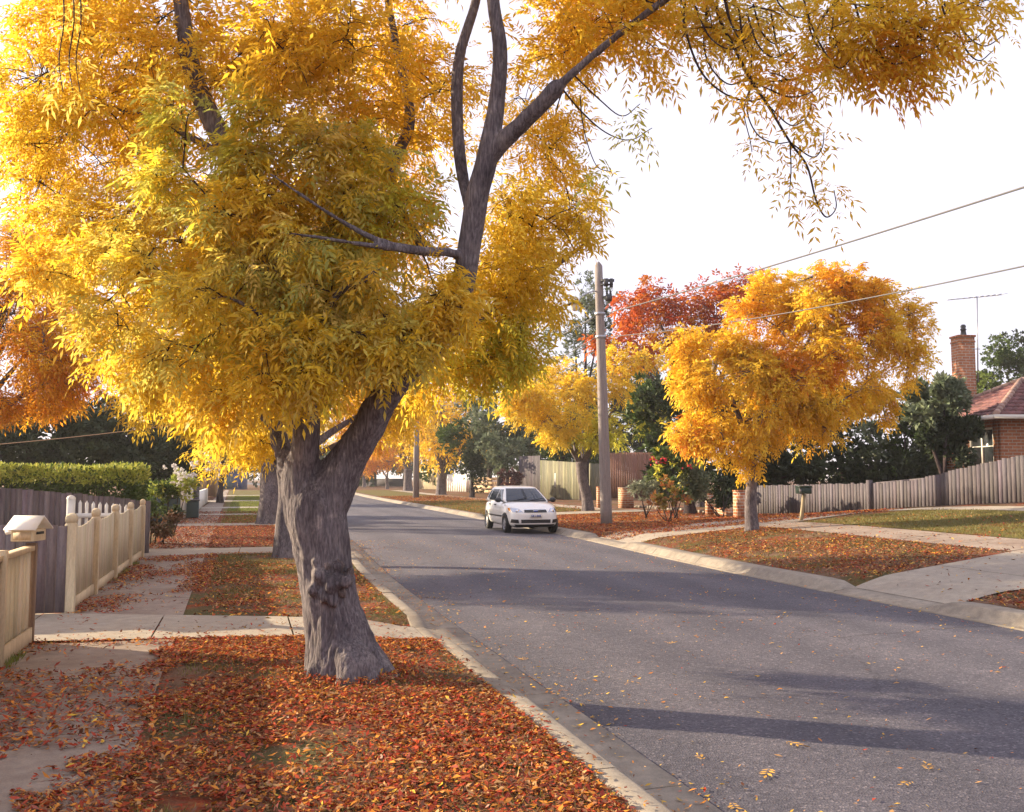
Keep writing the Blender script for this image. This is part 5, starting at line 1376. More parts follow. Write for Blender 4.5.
# ------------------------------------------------------------------ dark green letterbox on a leaning post
g = G(800.5, 521); Yb = float(g[1])
r = thing('letterbox', 'dark green letterbox on a slanting bare timber post before the long fence', 'letterbox', g)
t_ = at(804, 494, Yb); b = Buf(); b.bar(g - [0, 0, .15], t_, .085, .085, up=(0, 1, 0)); b.build('post', simple('pale_post', (.40, .33, .22), (.30, .24, .15), 6, .85, .3, .008, (5, 5, .5)), r)
b = Buf(); bw_ = 13 * Yb / F; bh = 8 * Yb / F; c = at(803.5, 490.5, Yb)
b.box(c, (bw_ * .92, .42, bh * .8)); o = b.build('box', M['dgreen'], r); bevel(o, .02)
b = Buf(); b.prism([c + [-bw_ * .52, -.24, bh * .38], c + [bw_ * .52, -.24, bh * .38], c + [bw_ * .4, -.24, bh * .60], c + [-bw_ * .4, -.24, bh * .60]], (0, .48, 0)); b.build('lid', M['dgreen'], o)
b = Buf(); b.box(c + [-bw_ * .42, -.215, -.01], (.05, .012, .09)); b.build('slot_plate', M['steel'], o)

# ------------------------------------------------------------------ brick house with the hipped tile roof
M['tile'] = simple('terracotta_tile', (.21, .075, .065), (.10, .042, .045), 3.5, .75, .35, .01, tinted=True, fine=.3)
M['tile_ridge'] = simple('ridge_tile', (.36, .24, .19), (.24, .13, .10), 5, .8, .3, .01, tinted=True, fine=.25)
M['eave_paint'] = simple('eave_paint', (.62, .58, .52), (.50, .46, .41), 4, .6, .1)
m, nt = nmat('window_glass'); principled(nt, (.03, .035, .04), .06, spec=.8); M['glass'] = m
YH = 34.0
cor = at(996, 416, YH); ez = cor[2]
gz0 = 1.0
HA = R(5.06)
house = thing('brick_house', 'orange brick house with a hipped red tiled roof behind the rising fence', 'house', (cor[0], cor[1], gz0), HA)
eh = ez - gz0                     # eave height above the house's ground
LX, LY, OV = 13.0, 6.4, .55      # eave outline runs x 0..LX, y 0..LY; walls stand OV inside
b = Buf(); x0, x1, y0, y1 = OV, LX - OV, OV, LY - OV; wt = .24; zt = eh - .06
b.box(((x0 + x1) / 2, y0 + wt / 2, zt / 2 - .3), (x1 - x0, wt, zt + .6)); b.box(((x0 + x1) / 2, y1 - wt / 2, zt / 2 - .3), (x1 - x0, wt, zt + .6))
b.box((x1 - wt / 2, (y0 + y1) / 2, zt / 2 - .3), (wt, y1 - y0 - 2 * wt - .004, zt + .6))
wy0, wy1, wz0, wz1 = y0 + .55, y0 + 2.15, .9, eh - .35
for ya, yb_, za, zb_ in ((y0 + wt + .002, wy0, -.6, zt), (wy1, y1 - wt - .002, -.6, zt), (wy0, wy1, -.6, wz0), (wy0, wy1, wz1, zt)):
    b.box((x0 + wt / 2, (ya + yb_) / 2, (za + zb_) / 2), (wt, yb_ - ya, zb_ - za))
b.build('wall', M['brick_house'], house, local=True)
b = Buf(); fx = x0 + .08
for ya, yb_, za, zb_ in ((wy0, wy0 + .07, wz0, wz1), (wy1 - .07, wy1, wz0, wz1), (wy0 + .07, wy1 - .07, wz0, wz0 + .07), (wy0 + .07, wy1 - .07, wz1 - .07, wz1), ((wy0 + wy1) / 2 - .03, (wy0 + wy1) / 2 + .03, wz0 + .07, wz1 - .07)):
    b.box((fx, (ya + yb_) / 2, (za + zb_) / 2), (.09, yb_ - ya - .002, zb_ - za - .002))
for k in range(2):
    ya = wy0 + .07 if k == 0 else (wy0 + wy1) / 2 + .03; yb_ = (wy0 + wy1) / 2 - .03 if k == 0 else wy1 - .07
    b.box((fx, (ya + yb_) / 2, (wz0 + wz1) / 2 + .1), (.06, yb_ - ya - .004, .04))
win = b.build('window', M['white_paint'], house, local=True)
b = Buf(); b.box((fx + .03, (wy0 + wy1) / 2, (wz0 + wz1) / 2), (.012, wy1 - wy0 - .01, wz1 - wz0 - .01)); b.build('pane', M['glass'], win, local=True)
b = Buf(); b.box((x0 - .03, (wy0 + wy1) / 2, wz0 - .05), (.20, wy1 - wy0 + .16, .09)); b.build('sill', M['brick_house'], win, local=True)
b = Buf(); b.box((LX / 2, LY / 2, eh - .045), (LX - .06, LY - .06, .03)); b.build('eave_lining', M['eave_paint'], house, local=True)
b = Buf()
for a_, c_ in (((-.06, -.06), (LX + .06, -.06)), ((-.06, LY + .06), (LX + .06, LY + .06))): b.box(((a_[0] + c_[0]) / 2, a_[1], eh - .02), (LX + .24, .12, .15))
for x in (-.06, LX + .06): b.box((x, LY / 2, eh - .02), (.12, LY - .004, .15))
b.build('gutter', M['white_paint'], house, local=True)
# tile fields: courses with a stepped lower edge and rolled profile
PT = math.tan(R(27))
def tile_field(P0, eu, vu, length, depth, inset0, inset1):
    """P0 eave corner, eu along the eave, vu up the slope (3-d, unit plan length); trimmed by insets per metre of plan depth"""
    b = Buf(); up = np.cross(eu, vu); up = up / np.linalg.norm(up)
    if up[2] < 0: up = -up
    nrow = int(depth / .30); rg = np.random.default_rng(4)
    for i in range(nrow):
        d0, d1 = depth * i / nrow, depth * (i + 1) / nrow + .04
        d1 = min(d1, depth)
        a0, a1 = inset0 * d0, length - inset1 * d0
        a0b, a1b = inset0 * d1, length - inset1 * d1
        n = max(1, int(round((a1 - a0) / .24)))
        sub = 6
        f = np.linspace(0, 1, n * sub + 1)
        roll = np.abs(np.sin(f * n * math.pi)) ** .6 * .028
        low = P0 + np.outer(a0 + (a1 - a0) * f, eu) + vu * d0 + up * (.045 + roll[:, None])
        high = P0 + np.outer(a0b + max(0, a1b - a0b) * f, eu) + vu * d1 + up * (.0 + roll[:, None])
        lip = low - up * .06
        tc_ = np.repeat(np.clip(1 + rg.normal(0, .16, n), .5, 1.5), sub); tc_ = np.append(tc_, tc_[-1])
        cc = np.stack([tc_, tc_, tc_], -1)
        Pk = np.stack([lip, low, high], 0); b.grid(Pk, col=np.tile(cc, (3, 1)))
    return b
apx = LY / 2
e1, e2 = np.array([1., 0, 0]), np.array([0, 1., 0])
roofB = Buf()
parts = [tile_field(np.array([0, 0, eh + .04]), e1, np.array([0, 1, PT]), LX, apx, 1, 1), tile_field(np.array([0, LY, eh + .04]), e1, np.array([0, -1, PT]), LX, apx, 1, 1),
         tile_field(np.array([0, 0, eh + .04]), e2, np.array([1, 0, PT]), LY, apx, 1, 1), tile_field(np.array([LX, 0, eh + .04]), e2, np.array([-1, 0, PT]), LY, apx, 1, 1)]
for p_ in parts:
    for v, c in zip(p_.v, p_.c): roofB.v.append(v); roofB.c.append(c)
    for q in p_.q: roofB.q.append(q + roofB.n)
    roofB.n += p_.n
roof = roofB.build('roof', M['tile'], house, local=True)
def ridge(p0, p1):
    b = Buf(); p0, p1 = np.asarray(p0, float), np.asarray(p1, float); L = np.linalg.norm(p1 - p0); n = int(L / .36); rg = np.random.default_rng(9)
    for i in range(n):
        a_, c_ = p0 + (p1 - p0) * i / n, p0 + (p1 - p0) * (i + 1.12) / n
        t_ = rg.uniform(.75, 1.25); b.tube(np.array([a_, c_]), [.125, .105], 10, col=(t_, t_, t_))
    return b
zr = eh + .07
ridge([0, 0, zr], [apx, apx, zr + apx * PT]).build('hip_cap', M['tile_ridge'], roof, local=True, smooth=False)
ridge([0, LY, zr], [apx, apx, zr + apx * PT]).build('hip_cap', M['tile_ridge'], roof, local=True)
ridge([LX, 0, zr], [LX - apx, apx, zr + apx * PT]).build('hip_cap', M['tile_ridge'], roof, local=True)
ridge([LX, LY, zr], [LX - apx, apx, zr + apx * PT]).build('hip_cap', M['tile_ridge'], roof, local=True)
ridge([apx, apx, zr + apx * PT], [LX - apx, apx, zr + apx * PT]).build('ridge_cap', M['tile_ridge'], roof, local=True)
def to_house(p):
    d = np.asarray(p, float) - np.array([cor[0], cor[1], gz0]); c_, s_ = math.cos(HA), math.sin(HA)
    return np.array([d[0] * c_ + d[1] * s_, -d[0] * s_ + d[1] * c_, d[2]])
# chimney on the back wall
ct = to_house(at(962.5, 338, 40.4)); cw = 19.5 * 40.4 / F * .86
b = Buf(); b.box((ct[0], ct[1], ct[2] / 2 - .1), (cw, .62, ct[2] + .2)); ch = b.build('chimney', M['brick_house'], roof, local=True)
b = Buf(); b.box((ct[0], ct[1], ct[2] + .045), (cw + .09, .71, .09)); b.box((ct[0], ct[1], ct[2] - .20), (cw + .05, .67, .08)); bevel(b.build('chimney_cap', M['brick_house'], roof, local=True), .01)
b = Buf(); b.lathe((ct[0] + .05, ct[1], ct[2] + .09), [(.13, 0), (.12, .1), (.10, .24), (.13, .27), (.13, .31), (.09, .33), (.12, .42), (.08, .50), (.001, .52)], 12); b.build('chimney_pot', M['dark_metal'], roof, local=True, smooth=True)
# aerial
ab = at(978, 382, 39.6); at_ = at(977, 297, 39.6)
r = thing('tv_aerial', 'thin metal television aerial on a mast above the tiled roof', 'aerial', ab)
b = Buf(); b.tube(np.array([ab, at_]), .028, 8); b.bar(at(972, 349, 39.6), at(980, 349, 39.6), .03, .03); b.build('mast', M['steel'], r)
b = Buf(); p0, p1 = at(947.5, 300, 39.2), at(1003, 294.5, 40.0); b.bar(p0, p1, .035, .035)
o = b.build('boom', M['steel'], r)
b = Buf(); dvec = (p1 - p0) / np.linalg.norm(p1 - p0); sd = np.cross(dvec, [0, 0, 1]); sd /= np.linalg.norm(sd)
for i, f in enumerate(np.linspace(.03, .97, 10)):
    c = p0 + (p1 - p0) * f; l_ = .16 + .20 * f; b.bar(c - sd * l_, c + sd * l_, .018, .018, up=dvec)
b.build('elements', M['steel'], o)

# ------------------------------------------------------------------ the white hatchback
m, nt = nmat('car_paint'); principled(nt, (.78, .77, .74), .28, spec=.5, Coat_Weight=.6, Coat_Roughness=.05); M['paint'] = m
m, nt = nmat('car_glass'); principled(nt, (.02, .028, .045), .05, spec=.45); M['carglass'] = m
m, nt = nmat('headlamp_glass'); principled(nt, (.42, .46, .55), .10, metal=.5, Coat_Weight=1.0); M['lamp'] = m
m, nt = nmat('car_black'); principled(nt, (.018, .018, .022), .45); M['carblack'] = m
m, nt = nmat('chrome'); principled(nt, (.75, .76, .78), .12, metal=1); M['chrome'] = m
m, nt = nmat('badge_blue'); principled(nt, (.03, .06, .28), .2, Coat_Weight=1.0); M['badge'] = m
m, nt = nmat('amber_lens'); principled(nt, (.7, .25, .02), .15); M['amber'] = m
m, nt = nmat('red_lens'); principled(nt, (.45, .02, .02), .15); M['redlens'] = m
def hatchback(loc, heading):
    car = thing('parked_car', 'white five door hatchback parked at the kerb facing the viewer', 'car', loc, heading)
    # local: +x forward (nose), z up
    xs = np.array([-1.93, -1.90, -1.80, -1.55, -1.2, -.7, -.2, .3, .75, 1.05, 1.3, 1.55, 1.72, 1.83, 1.90, 1.935])
    wd = np.interp(xs, [-1.93, -1.88, -1.75, -1.4, -.6, .6, 1.2, 1.5, 1.72, 1.85, 1.935], [.60, .71, .79, .835, .84, .84, .83, .80, .73, .62, .46])
    tz = np.interp(xs, [-1.93, -1.85, -1.5, .6, .95, 1.3, 1.6, 1.8, 1.9, 1.935], [.84, .95, .96, .95, .96, .91, .82, .73, .66, .60])
    bz = np.interp(xs, [-1.93, -1.7, -1.3, 1.3, 1.75, 1.935], [.36, .27, .22, .20, .20, .28])
    rows = []
    for x, w_, t_, z0 in zip(xs, wd, tz, bz):
        h = t_ - z0
        pr = [(0, z0), (w_ * .80, z0), (w_ * .95, z0 + .06), (w_ * 1.0, z0 + h * .30), (w_ * 1.0, z0 + h * .52), (w_ * .985, z0 + h * .74), (w_ * .945, z0 + h * .90), (w_ * .87, z0 + h * .975), (w_ * .62, t_ + .012), (w_ * .3, t_ + .028), (0, t_ + .033)]
        full = [(-y, z) for y, z in pr[::-1]][:-1] + pr
        # go once round: left top centre -> ... simple closed loop
        loop = [(y, z) for y, z in pr] + [(-y, z) for y, z in pr[-2:0:-1]]
        rows.append([(x, y, z) for y, z in loop])
    Pk = np.array(rows); nn = Pk.shape[1]
    bm = bmesh.new(); vv = [[bm.verts.new(p) for p in r_] for r_ in Pk]
    for i in range(len(rows) - 1):
        for j in range(nn): bm.faces.new((vv[i][j], vv[i][(j + 1) % nn], vv[i + 1][(j + 1) % nn], vv[i + 1][j]))
    bm.faces.new(vv[0][::-1]); bm.faces.new(vv[-1])
    bmc = bmesh.new()
    # cabin: tapered block with rounded top, set into the shoulder
    lowz, topz = .90, 1.44
    cb_ = [(.98, .70), (-1.82, .70)]; 
    lvl = [(.90, 1.02, -1.86, .765), (.985, .90, -1.84, .755), (1.34, .26, -1.66, .60), (1.405, .12, -1.58, .555), (1.445, -.06, -1.42, .47), (1.462, -.3, -1.1, .30)]
    rings = []
    for z, xf, xb, hw in lvl:
        pts = []
        cr = .10 if z < 1.3 else .14
        bow = .10
        for k, y in enumerate(np.linspace(-hw + .05, hw - .05, 9)): pts.append((xf - bow * (y / hw) ** 2, y, z))
        for k, x in enumerate(np.linspace(xf - bow - .05, xb + .12, 9)): pts.append((x, hw, z))
        for k, y in enumerate(np.linspace(hw - .05, -hw + .05, 9)): pts.append((xb + .05 * (y / hw) ** 2, y, z))
        for k, x in enumerate(np.linspace(xb + .12, xf - bow - .05, 9)): pts.append((x, -hw, z))
        rings.append([bmc.verts.new(p) for p in pts])
    m_ = len(rings[0])
    for a_, c_ in zip(rings[:-1], rings[1:]):
        for j in range(m_): bmc.faces.new((a_[j], a_[(j + 1) % m_], c_[(j + 1) % m_], c_[j]))
    bmc.faces.new(rings[-1]); bmc.faces.new(rings[0][::-1])
    bmesh.ops.recalc_face_normals(bmc, faces=bmc.faces)
    mec = bpy.data.meshes.new('cabin'); bmc.to_mesh(mec); bmc.free()
    bmesh.ops.recalc_face_normals(bm, faces=bm.faces)
    me = bpy.data.meshes.new('body'); bm.to_mesh(me); bm.free()
    tmp = bpy.data.objects.new('body_source', me); COL.objects.link(tmp)
    sb_ = tmp.modifiers.new('s', 'SUBSURF'); sb_.levels = 2; sb_.render_levels = 2
    cut = Buf()
    for x in (1.22, -1.26):
        for sy in (-1, 1): cut.tube(np.array([(x, sy * .58, .30), (x, sy * 1.1, .30)]), [.345, .345], 28)
    ct_ = cut.build('cutter', None)
    bo = tmp.modifiers.new('b', 'BOOLEAN'); bo.object = ct_; bo.operation = 'DIFFERENCE'; bo.solver = 'EXACT'
    dg = bpy.context.evaluated_depsgraph_get(); me2 = bpy.data.meshes.new_from_object(tmp.evaluated_get(dg)); me2.name = 'body'
    tc_ = bpy.data.objects.new('cabin_source', mec); COL.objects.link(tc_); sc_ = tc_.modifiers.new('s', 'SUBSURF'); sc_.levels = 2; sc_.render_levels = 2
    dg = bpy.context.evaluated_depsgraph_get(); me3 = bpy.data.meshes.new_from_object(tc_.evaluated_get(dg))
    bmj = bmesh.new(); bmj.from_mesh(me2); bmj.from_mesh(me3); bmj.to_mesh(me2); bmj.free(); bpy.data.objects.remove(tc_)
    bpy.data.objects.remove(tmp); bpy.data.objects.remove(ct_)
    me2.polygons.foreach_set('use_smooth', np.ones(len(me2.polygons), bool)); me2.materials.clear(); me2.materials.append(M['paint'])
    body = bpy.data.objects.new('body', me2); COL.objects.link(body); body.parent = car
    es = body.modifiers.new('e', 'EDGE_SPLIT'); es.split_angle = R(50)
    bmv = bmesh.new(); bmv.from_mesh(me2); bvh = BVHTree.FromBMesh(bmv); bmv.free()
    def hit(o, d):
        h = bvh.ray_cast(Vector(o), Vector(d)); return None if h[0] is None else (np.array(h[0]), np.array(h[1]))
    def skin(poly2, axis, off=.008, n=10, sgn=1, m=6):
        """patch on the body: poly2 = quad (4 corner pairs) in the plane seen along axis"""
        b = Buf(); a_, b_, c_, d_ = [np.array(p, float) for p in poly2]; Pk = np.zeros((n, m, 3))
        for i, u in enumerate(np.linspace(0, 1, n)):
            for j, v in enumerate(np.linspace(0, 1, m)):
                p = (a_ * (1 - u) + b_ * u) * (1 - v) + (d_ * (1 - u) + c_ * u) * v
                if axis == 'x': h = hit((3 * sgn, p[0], p[1]), (-sgn, 0, 0))
                else: h = hit((p[0], 3 * sgn, p[1]), (0, -sgn, 0))
                q = h[0] + h[1] * off if h else (np.array([sgn * 1.8, p[0], p[1]]) if axis == 'x' else np.array([p[0], sgn * .8, p[1]]))
                Pk[i, j] = q
        b.grid(Pk); b.grid(Pk, flip=True); return b
    def part(b, name, mat, parent=car, smooth=True): return b.build(name, mat, parent, local=True, smooth=smooth)
    # glass
    part(skin([(-.66, 1.0), (.66, 1.0), (.50, 1.375), (-.50, 1.375)], 'x', .006, 16, m=10), 'windscreen', M['carglass'])
    part(skin([(-.62, 1.04), (.62, 1.04), (.47, 1.34), (-.47, 1.34)], 'x', .006, 14, -1, 8), 'rear_window', M['carglass'])
    for sy in (-1, 1):
        part(skin([(.66, .99), (-.22, .99), (-.22, 1.345), (.12, 1.345)], 'y', .006, 12, sy, 8), 'side_window', M['carglass'])
        part(skin([(-.30, .99), (-1.22, .99), (-1.16, 1.345), (-.30, 1.345)], 'y', .006, 12, sy, 8), 'side_window', M['carglass'])
        part(skin([(-1.30, 1.03), (-1.60, 1.08), (-1.44, 1.30), (-1.24, 1.335)], 'y', .006, 6, sy, 6), 'side_window', M['carglass'])
        # doors as raised skins with a narrow shut gap, each with its handle
        for xa, xb, hx in ((.70, -.23, -.08), (-.27, -1.02, -.86)):
            d = part(skin([(xa, .30), (xb if xb > -1 else -.86, .30), (xb, .96), (xa + .03, .96)], 'y', .004, 10, sy, 8), 'door', M['paint'])
            hh_ = hit((hx, 3 * sy, .86), (0, -sy, 0))[0]; b = Buf(); b.box(hh_ + [0, sy * .022, 0], (.17, .03, .035)); part(b, 'handle', M['carblack'], d, False)
        part(skin([(.95, .50), (-1.0, .50), (-1.0, .545), (.95, .545)], 'y', .014, 14, sy, 3), 'side_moulding', M['carblack'])
        # mirror
        b = Buf(); mc = np.array([.72, sy * .90, 1.02]); prof = [(.001, -.09), (.05, -.08), (.075, -.03), (.08, .03), (.05, .075), (.001, .085)]
        th = np.arange(12) * 2 * math.pi / 12
        v = np.array([[(mc[0] + r_ * .9 * math.cos(t), mc[1] + x * 1.15, mc[2] + r_ * math.sin(t)) for t in th] for r_, x in prof])
        b.grid(np.concatenate([v, v[:, :1]], 1)); b.bar((.72, sy * .74, .98), (.72, sy * .86, 1.0), .05, .04); part(b, 'mirror', M['carblack'])
        # front lamps, wide and swept back
        part(skin([(sy * .40, .665), (sy * .70, .665), (sy * .725, .80), (sy * .50, .765)], 'x', .010, 10, 1, 8), 'headlight', M['lamp'])
        b = Buf(); hp_ = hit((3, sy * .55, .70), (-1, 0, 0))[0]; b.lathe((0, 0, 0), [(.055, 0), (.06, .01), (.04, .02), (.001, .024)], 12)
        b.v[-1] = b.v[-1][:, [2, 0, 1]] + hp_ + [.008, 0, 0]; part(b, 'lamp_reflector', M['chrome'], [o for o in bpy.data.objects if o.parent == car and o.name.startswith('headlight')][-1])
        part(skin([(sy * .715, .69), (sy * .755, .69), (sy * .765, .78), (sy * .73, .79)], 'x', .012, 4, 1, 4), 'indicator', M['amber'])
        part(skin([(sy * .52, .335), (sy * .735, .35), (sy * .72, .455), (sy * .54, .445)], 'x', .010, 8, 1, 5), 'fog_light_recess', M['carblack'])
        part(skin([(sy * .63, .88), (sy * .72, .80), (sy * .66, 1.06), (sy * .60, 1.06)], 'x', .010, 6, -1, 6), 'tail_light', M['redlens'])
    part(skin([(-.36, .655), (.36, .655), (.345, .735), (-.345, .735)], 'x', .012, 12, 1, 5), 'grille', M['carblack'])
    gl_ = [o for o in bpy.data.objects if o.parent == car and o.name.startswith('grille')][-1]
    part(skin([(-.35, .726), (.35, .726), (.34, .746), (-.34, .746)], 'x', .018, 12, 1, 3), 'chrome_strip', M['chrome'], gl_)
    part(skin([(-.46, .34), (.46, .34), (.47, .445), (-.47, .445)], 'x', .012, 14, 1, 5), 'lower_grille', M['carblack'])
    part(skin([(-.70, .215), (.70, .215), (.74, .30), (-.74, .30)], 'x', .008, 14, 1, 5), 'bumper_lip', M['carblack'])
    b = Buf(); bp = hit((3, 0, .70), (-1, 0, 0))[0]; th = np.arange(20) * 2 * math.pi / 20
    ov = np.array([(bp[0] + .022, .085 * math.cos(t), bp[2] + .037 * math.sin(t)) for t in th]); b.prism(ov, (.012, 0, 0)); em = part(b, 'emblem', M['chrome'], smooth=False)
    b = Buf(); ov = np.array([(bp[0] + .034, .072 * math.cos(t), bp[2] + .028 * math.sin(t)) for t in th]); b.prism(ov, (.006, 0, 0)); part(b, 'emblem_field', M['badge'], em, False)
    b = Buf(); pp_ = hit((3, 0, .55), (-1, 0, 0))[0]; b.box((pp_[0] + .02, 0, .555), (.015, .37, .115)); pl = part(b, 'number_plate', M['white_paint'], smooth=False)
    b = Buf()
    for k, (yy, ww, hh2) in enumerate(((-.135, .03, .07), (-.085, .035, .06), (-.035, .02, .07), (.03, .035, .07), (.08, .03, .06), (.125, .035, .07))): b.box((pp_[0] + .0295, yy, .555), (.004, ww, hh2))
    part(b, 'plate_characters', M['badge'], pl, False)
    part(skin([(-.64, .965), (.64, .965), (.655, .995), (-.655, .995)], 'x', .014, 14, 1, 3), 'wiper_cowl', M['carblack'])
    b = Buf()
    for y0_ in (-.45, .10): b.bar((.90 - .1 * (y0_ / .7) ** 2, y0_, 1.0), (.78, y0_ + .48, 1.075), .015, .018)
    part(b, 'wipers', M['carblack'], smooth=False)
    # wheels
    for x in (1.22, -1.26):
        for sy in (-1, 1):
            b = Buf(); y = sy * .745
            prof = [(.19, -.09), (.27, -.095), (.298, -.07), (.302, 0), (.298, .07), (.27, .095), (.19, .09)]
            th = np.linspace(0, 2 * math.pi, 33)
            b.grid(np.array([[(x + r_ * math.cos(t), y + o_, .302 + r_ * math.sin(t)) for t in th] for r_, o_ in prof])); ty = part(b, 'wheel', M['black'])
            b = Buf(); prof = [(.205, .085), (.20, .05), (.17, .055), (.15, .07), (.06, .085), (.001, .088)]
            b.grid(np.array([[(x + r_ * math.cos(t), y + sy * o_, .302 + r_ * math.sin(t)) for t in th] for r_, o_ in prof])); part(b, 'rim', M['steel'], ty)
            b = Buf()
            for k in range(7):
                a_ = k * 2 * math.pi / 7; b.box((x + .135 * math.cos(a_), y + sy * .078, .302 + .135 * math.sin(a_)), (.022, .006, .045), R3=Matrix.Rotation(-a_, 3, 'Y'))
            part(b, 'rim_holes', M['carblack'], ty, False)
    b = Buf(); b.box((0, 0, .25), (3.2, 1.1, .12)); part(b, 'underbody', M['carblack'], smooth=False)
    return car
ac, bc = ray(536, 534)
Yc = (1.6 + .11) / -bc
s_, l_ = SLof(ac * Yc, Yc)
slope = float(cR(s_ + 2) - cR(s_ - 2)) / 4
dirv = -(U + N * slope * .9); dirv /= np.linalg.norm(dirv)
hd = math.atan2(dirv[1], dirv[0])
cpos = np.array([ac * Yc, Yc]) - dirv * 1.93
hatchback((cpos[0], cpos[1], -.115), hd)

# ------------------------------------------------------------------ fallen leaves and grass
def litter(name, n, s_rng, l_fun, dens, size, pal_w, seed, zoff=.012, curl=.5, flat=.35, road=False):
    rng = np.random.default_rng(seed)
    s = rng.uniform(*s_rng, n) if not road else rng.uniform(*s_rng, n)
    lo, hi = l_fun(s); l = lo + (hi - lo) * rng.uniform(0, 1, n)
    xy = np.outer(s, U) + np.outer(l, N)
    keep = rng.uniform(0, 1, n) < dens(s, l, xy)
    s, l, xy = s[keep], l[keep], xy[keep]; n = len(s)
    z = np.zeros(n); kr, kl = KR(s), KL(s)
    rt = l > kr - .3; lt = l < kl + .16
    z[rt] = hR(s[rt], np.maximum(0, l[rt] - kr[rt])); z[lt] = hL(s[lt], np.maximum(0, kl[lt] - l[lt]))
    mid = ~(rt | lt)
    f = (l - kl - .56) / (kr - kl - 1.12); z[mid] = np.where((f[mid] > 0) & (f[mid] < 1), -.13 + .05 * (1 - (2 * f[mid] - 1) ** 2), -.118)
    z += zoff + rng.uniform(0, .02, n) * (0 if road else 1)
    Pn = np.column_stack([xy, z])
    a = rng.uniform(0, 2 * math.pi, n)
    D = norm(np.column_stack([np.cos(a), np.sin(a), rng.normal(0, flat, n)]))
    up = norm(np.column_stack([rng.normal(0, flat, n), rng.normal(0, flat, n), np.ones(n)]))
    wdv = norm(np.cross(D, up)); nr = np.cross(wdv, D)
    L = (size[0] + (size[1] - size[0]) * rng.uniform(0, 1, n) ** 2.2)[:, None]
    w_ = L * rng.uniform(.28, .5, (n, 1)) * .5
    cu = L * rng.uniform(-.1, curl * .4, (n, 1))
    p0 = Pn - D * L * .5; p2 = Pn + D * L * .5 + [0, 0, .004]
    p0[:, 2] = np.maximum(p0[:, 2], z - zoff + .004); p2[:, 2] = np.maximum(p2[:, 2], z - zoff + .004)
    q = np.stack([p0, Pn + wdv * w_ + np.abs(nr) * np.array([0, 0, 1]) * cu, p2, Pn - wdv * w_ + np.abs(nr) * np.array([0, 0, 1]) * cu], 1)
    names = list(pal_w); pw = np.array([pal_w[k] for k in names], float); pw /= pw.sum()
    key = np.clip(fbm(np.column_stack([xy * 1.1, np.zeros(n)]), seed, 3) * .5 + rng.uniform(0, 1, n) * .5, 0, .999)
    cum = np.cumsum(pw); idx = np.searchsorted(cum, rng.uniform(0, 1, n))
    base = np.zeros((n, 3))
    for i, k in enumerate(names):
        mk = idx == i
        if mk.any(): base[mk] = palette(k, int(mk.sum()), key[mk], rng)
    base = np.clip(base * (1 + rng.normal(0, .18, (n, 1))), .004, .9)
    b = Buf(); b.add(q.reshape(-1, 3), q=np.arange(n * 4).reshape(-1, 4), c=np.repeat(base, 4, 0))
    o = b.build(name, M['litter'], kind='stuff'); return o
PAL.update({'lred': [(.42, .055, .022), (.30, .04, .02), (.50, .11, .028)], 'lbrown': [(.22, .085, .04), (.15, .06, .035), (.28, .12, .05)], 'lorange': [(.50, .17, .03), (.58, .24, .04)],
            'lyellow': [(.70, .44, .06), (.62, .36, .05)], 'ltan': [(.48, .28, .12), (.40, .21, .09)], 'lpink': [(.36, .10, .06), (.30, .08, .06)]})
MIX_RED = {'lred': 34, 'lbrown': 26, 'lorange': 20, 'lyellow': 2, 'ltan': 12, 'lpink': 5}
MIX_DULL = {'lred': 26, 'lbrown': 40, 'lpink': 14, 'ltan': 12, 'lorange': 8}
def nz(xy, sc, seed): return fbm(np.column_stack([xy * sc, np.full(len(xy), .5)]), seed, 4)
def in_band(s, lst, m=0.0):
    r_ = np.zeros(len(s), bool)
    for a_, c_ in lst: r_ |= (s > a_ - m) & (s < c_ + m)
    return r_
def den_near(s, l, xy):
    n1 = nz(xy, .9, 3); d = np.clip((n1 - .345) * 5.2, .16, 1.0) * np.clip((nz(xy, 3.5, 5) - .25) * 3.8, .35, 1)
    edge = -.52 - .012 * s - .12 + (nz(xy, 1.5, 8) - .5) * 3.4           # ragged edge against the path
    d = np.where(l < edge, 0, d)
    drive = (s > 10.28 - .1495 * (l + 3.6)) & (s < 12.62 - .39 * (l + 3.6))
    d = np.where(drive, .018, d)
    d = np.where(l > KL(s) - .02, d * .05, d)
    return d
litter('fallen_leaves', 260000, (2.4, 10.6), lambda s: (np.full(len(s), -1.5), KL(s) + .1), den_near, (.014, .068), MIX_RED, 401, zoff=.018)
litter('fallen_leaves', 32000, (10.6, 20.6), lambda s: (np.full(len(s), -1.2), KL(s) + .1), lambda s, l, xy: den_near(s, l, xy) * np.clip((nz(xy, .7, 21) - .30) * 4, .12, 1) * .9, (.03, .085), {'lred': 30, 'lbrown': 34, 'lorange': 18, 'lyellow': 6, 'ltan': 12}, 402, zoff=.018)
def den_path(s, l, xy):
    n1 = nz(xy, .75, 55); d = np.clip((n1 - .50) * 9, 0.015, 1.0)
    dr_ = (s > 10.28 - .1495 * (l + 3.6)) & (s < 12.62 - .39 * (l + 3.6)); d = np.where(dr_, .02, d)
    side = np.clip((-1.35 - l) * 2.2, 0, 1); return np.clip(d + side * .45 * (nz(xy, 1.5, 77) > .45), 0, .9) * np.where(dr_, .12, 1)
litter('fallen_leaves', 36000, (2.4, 20.2), lambda s: (np.full(len(s), -1.98), np.full(len(s), -.5)), den_path, (.025, .075), MIX_RED, 403, zoff=.022)
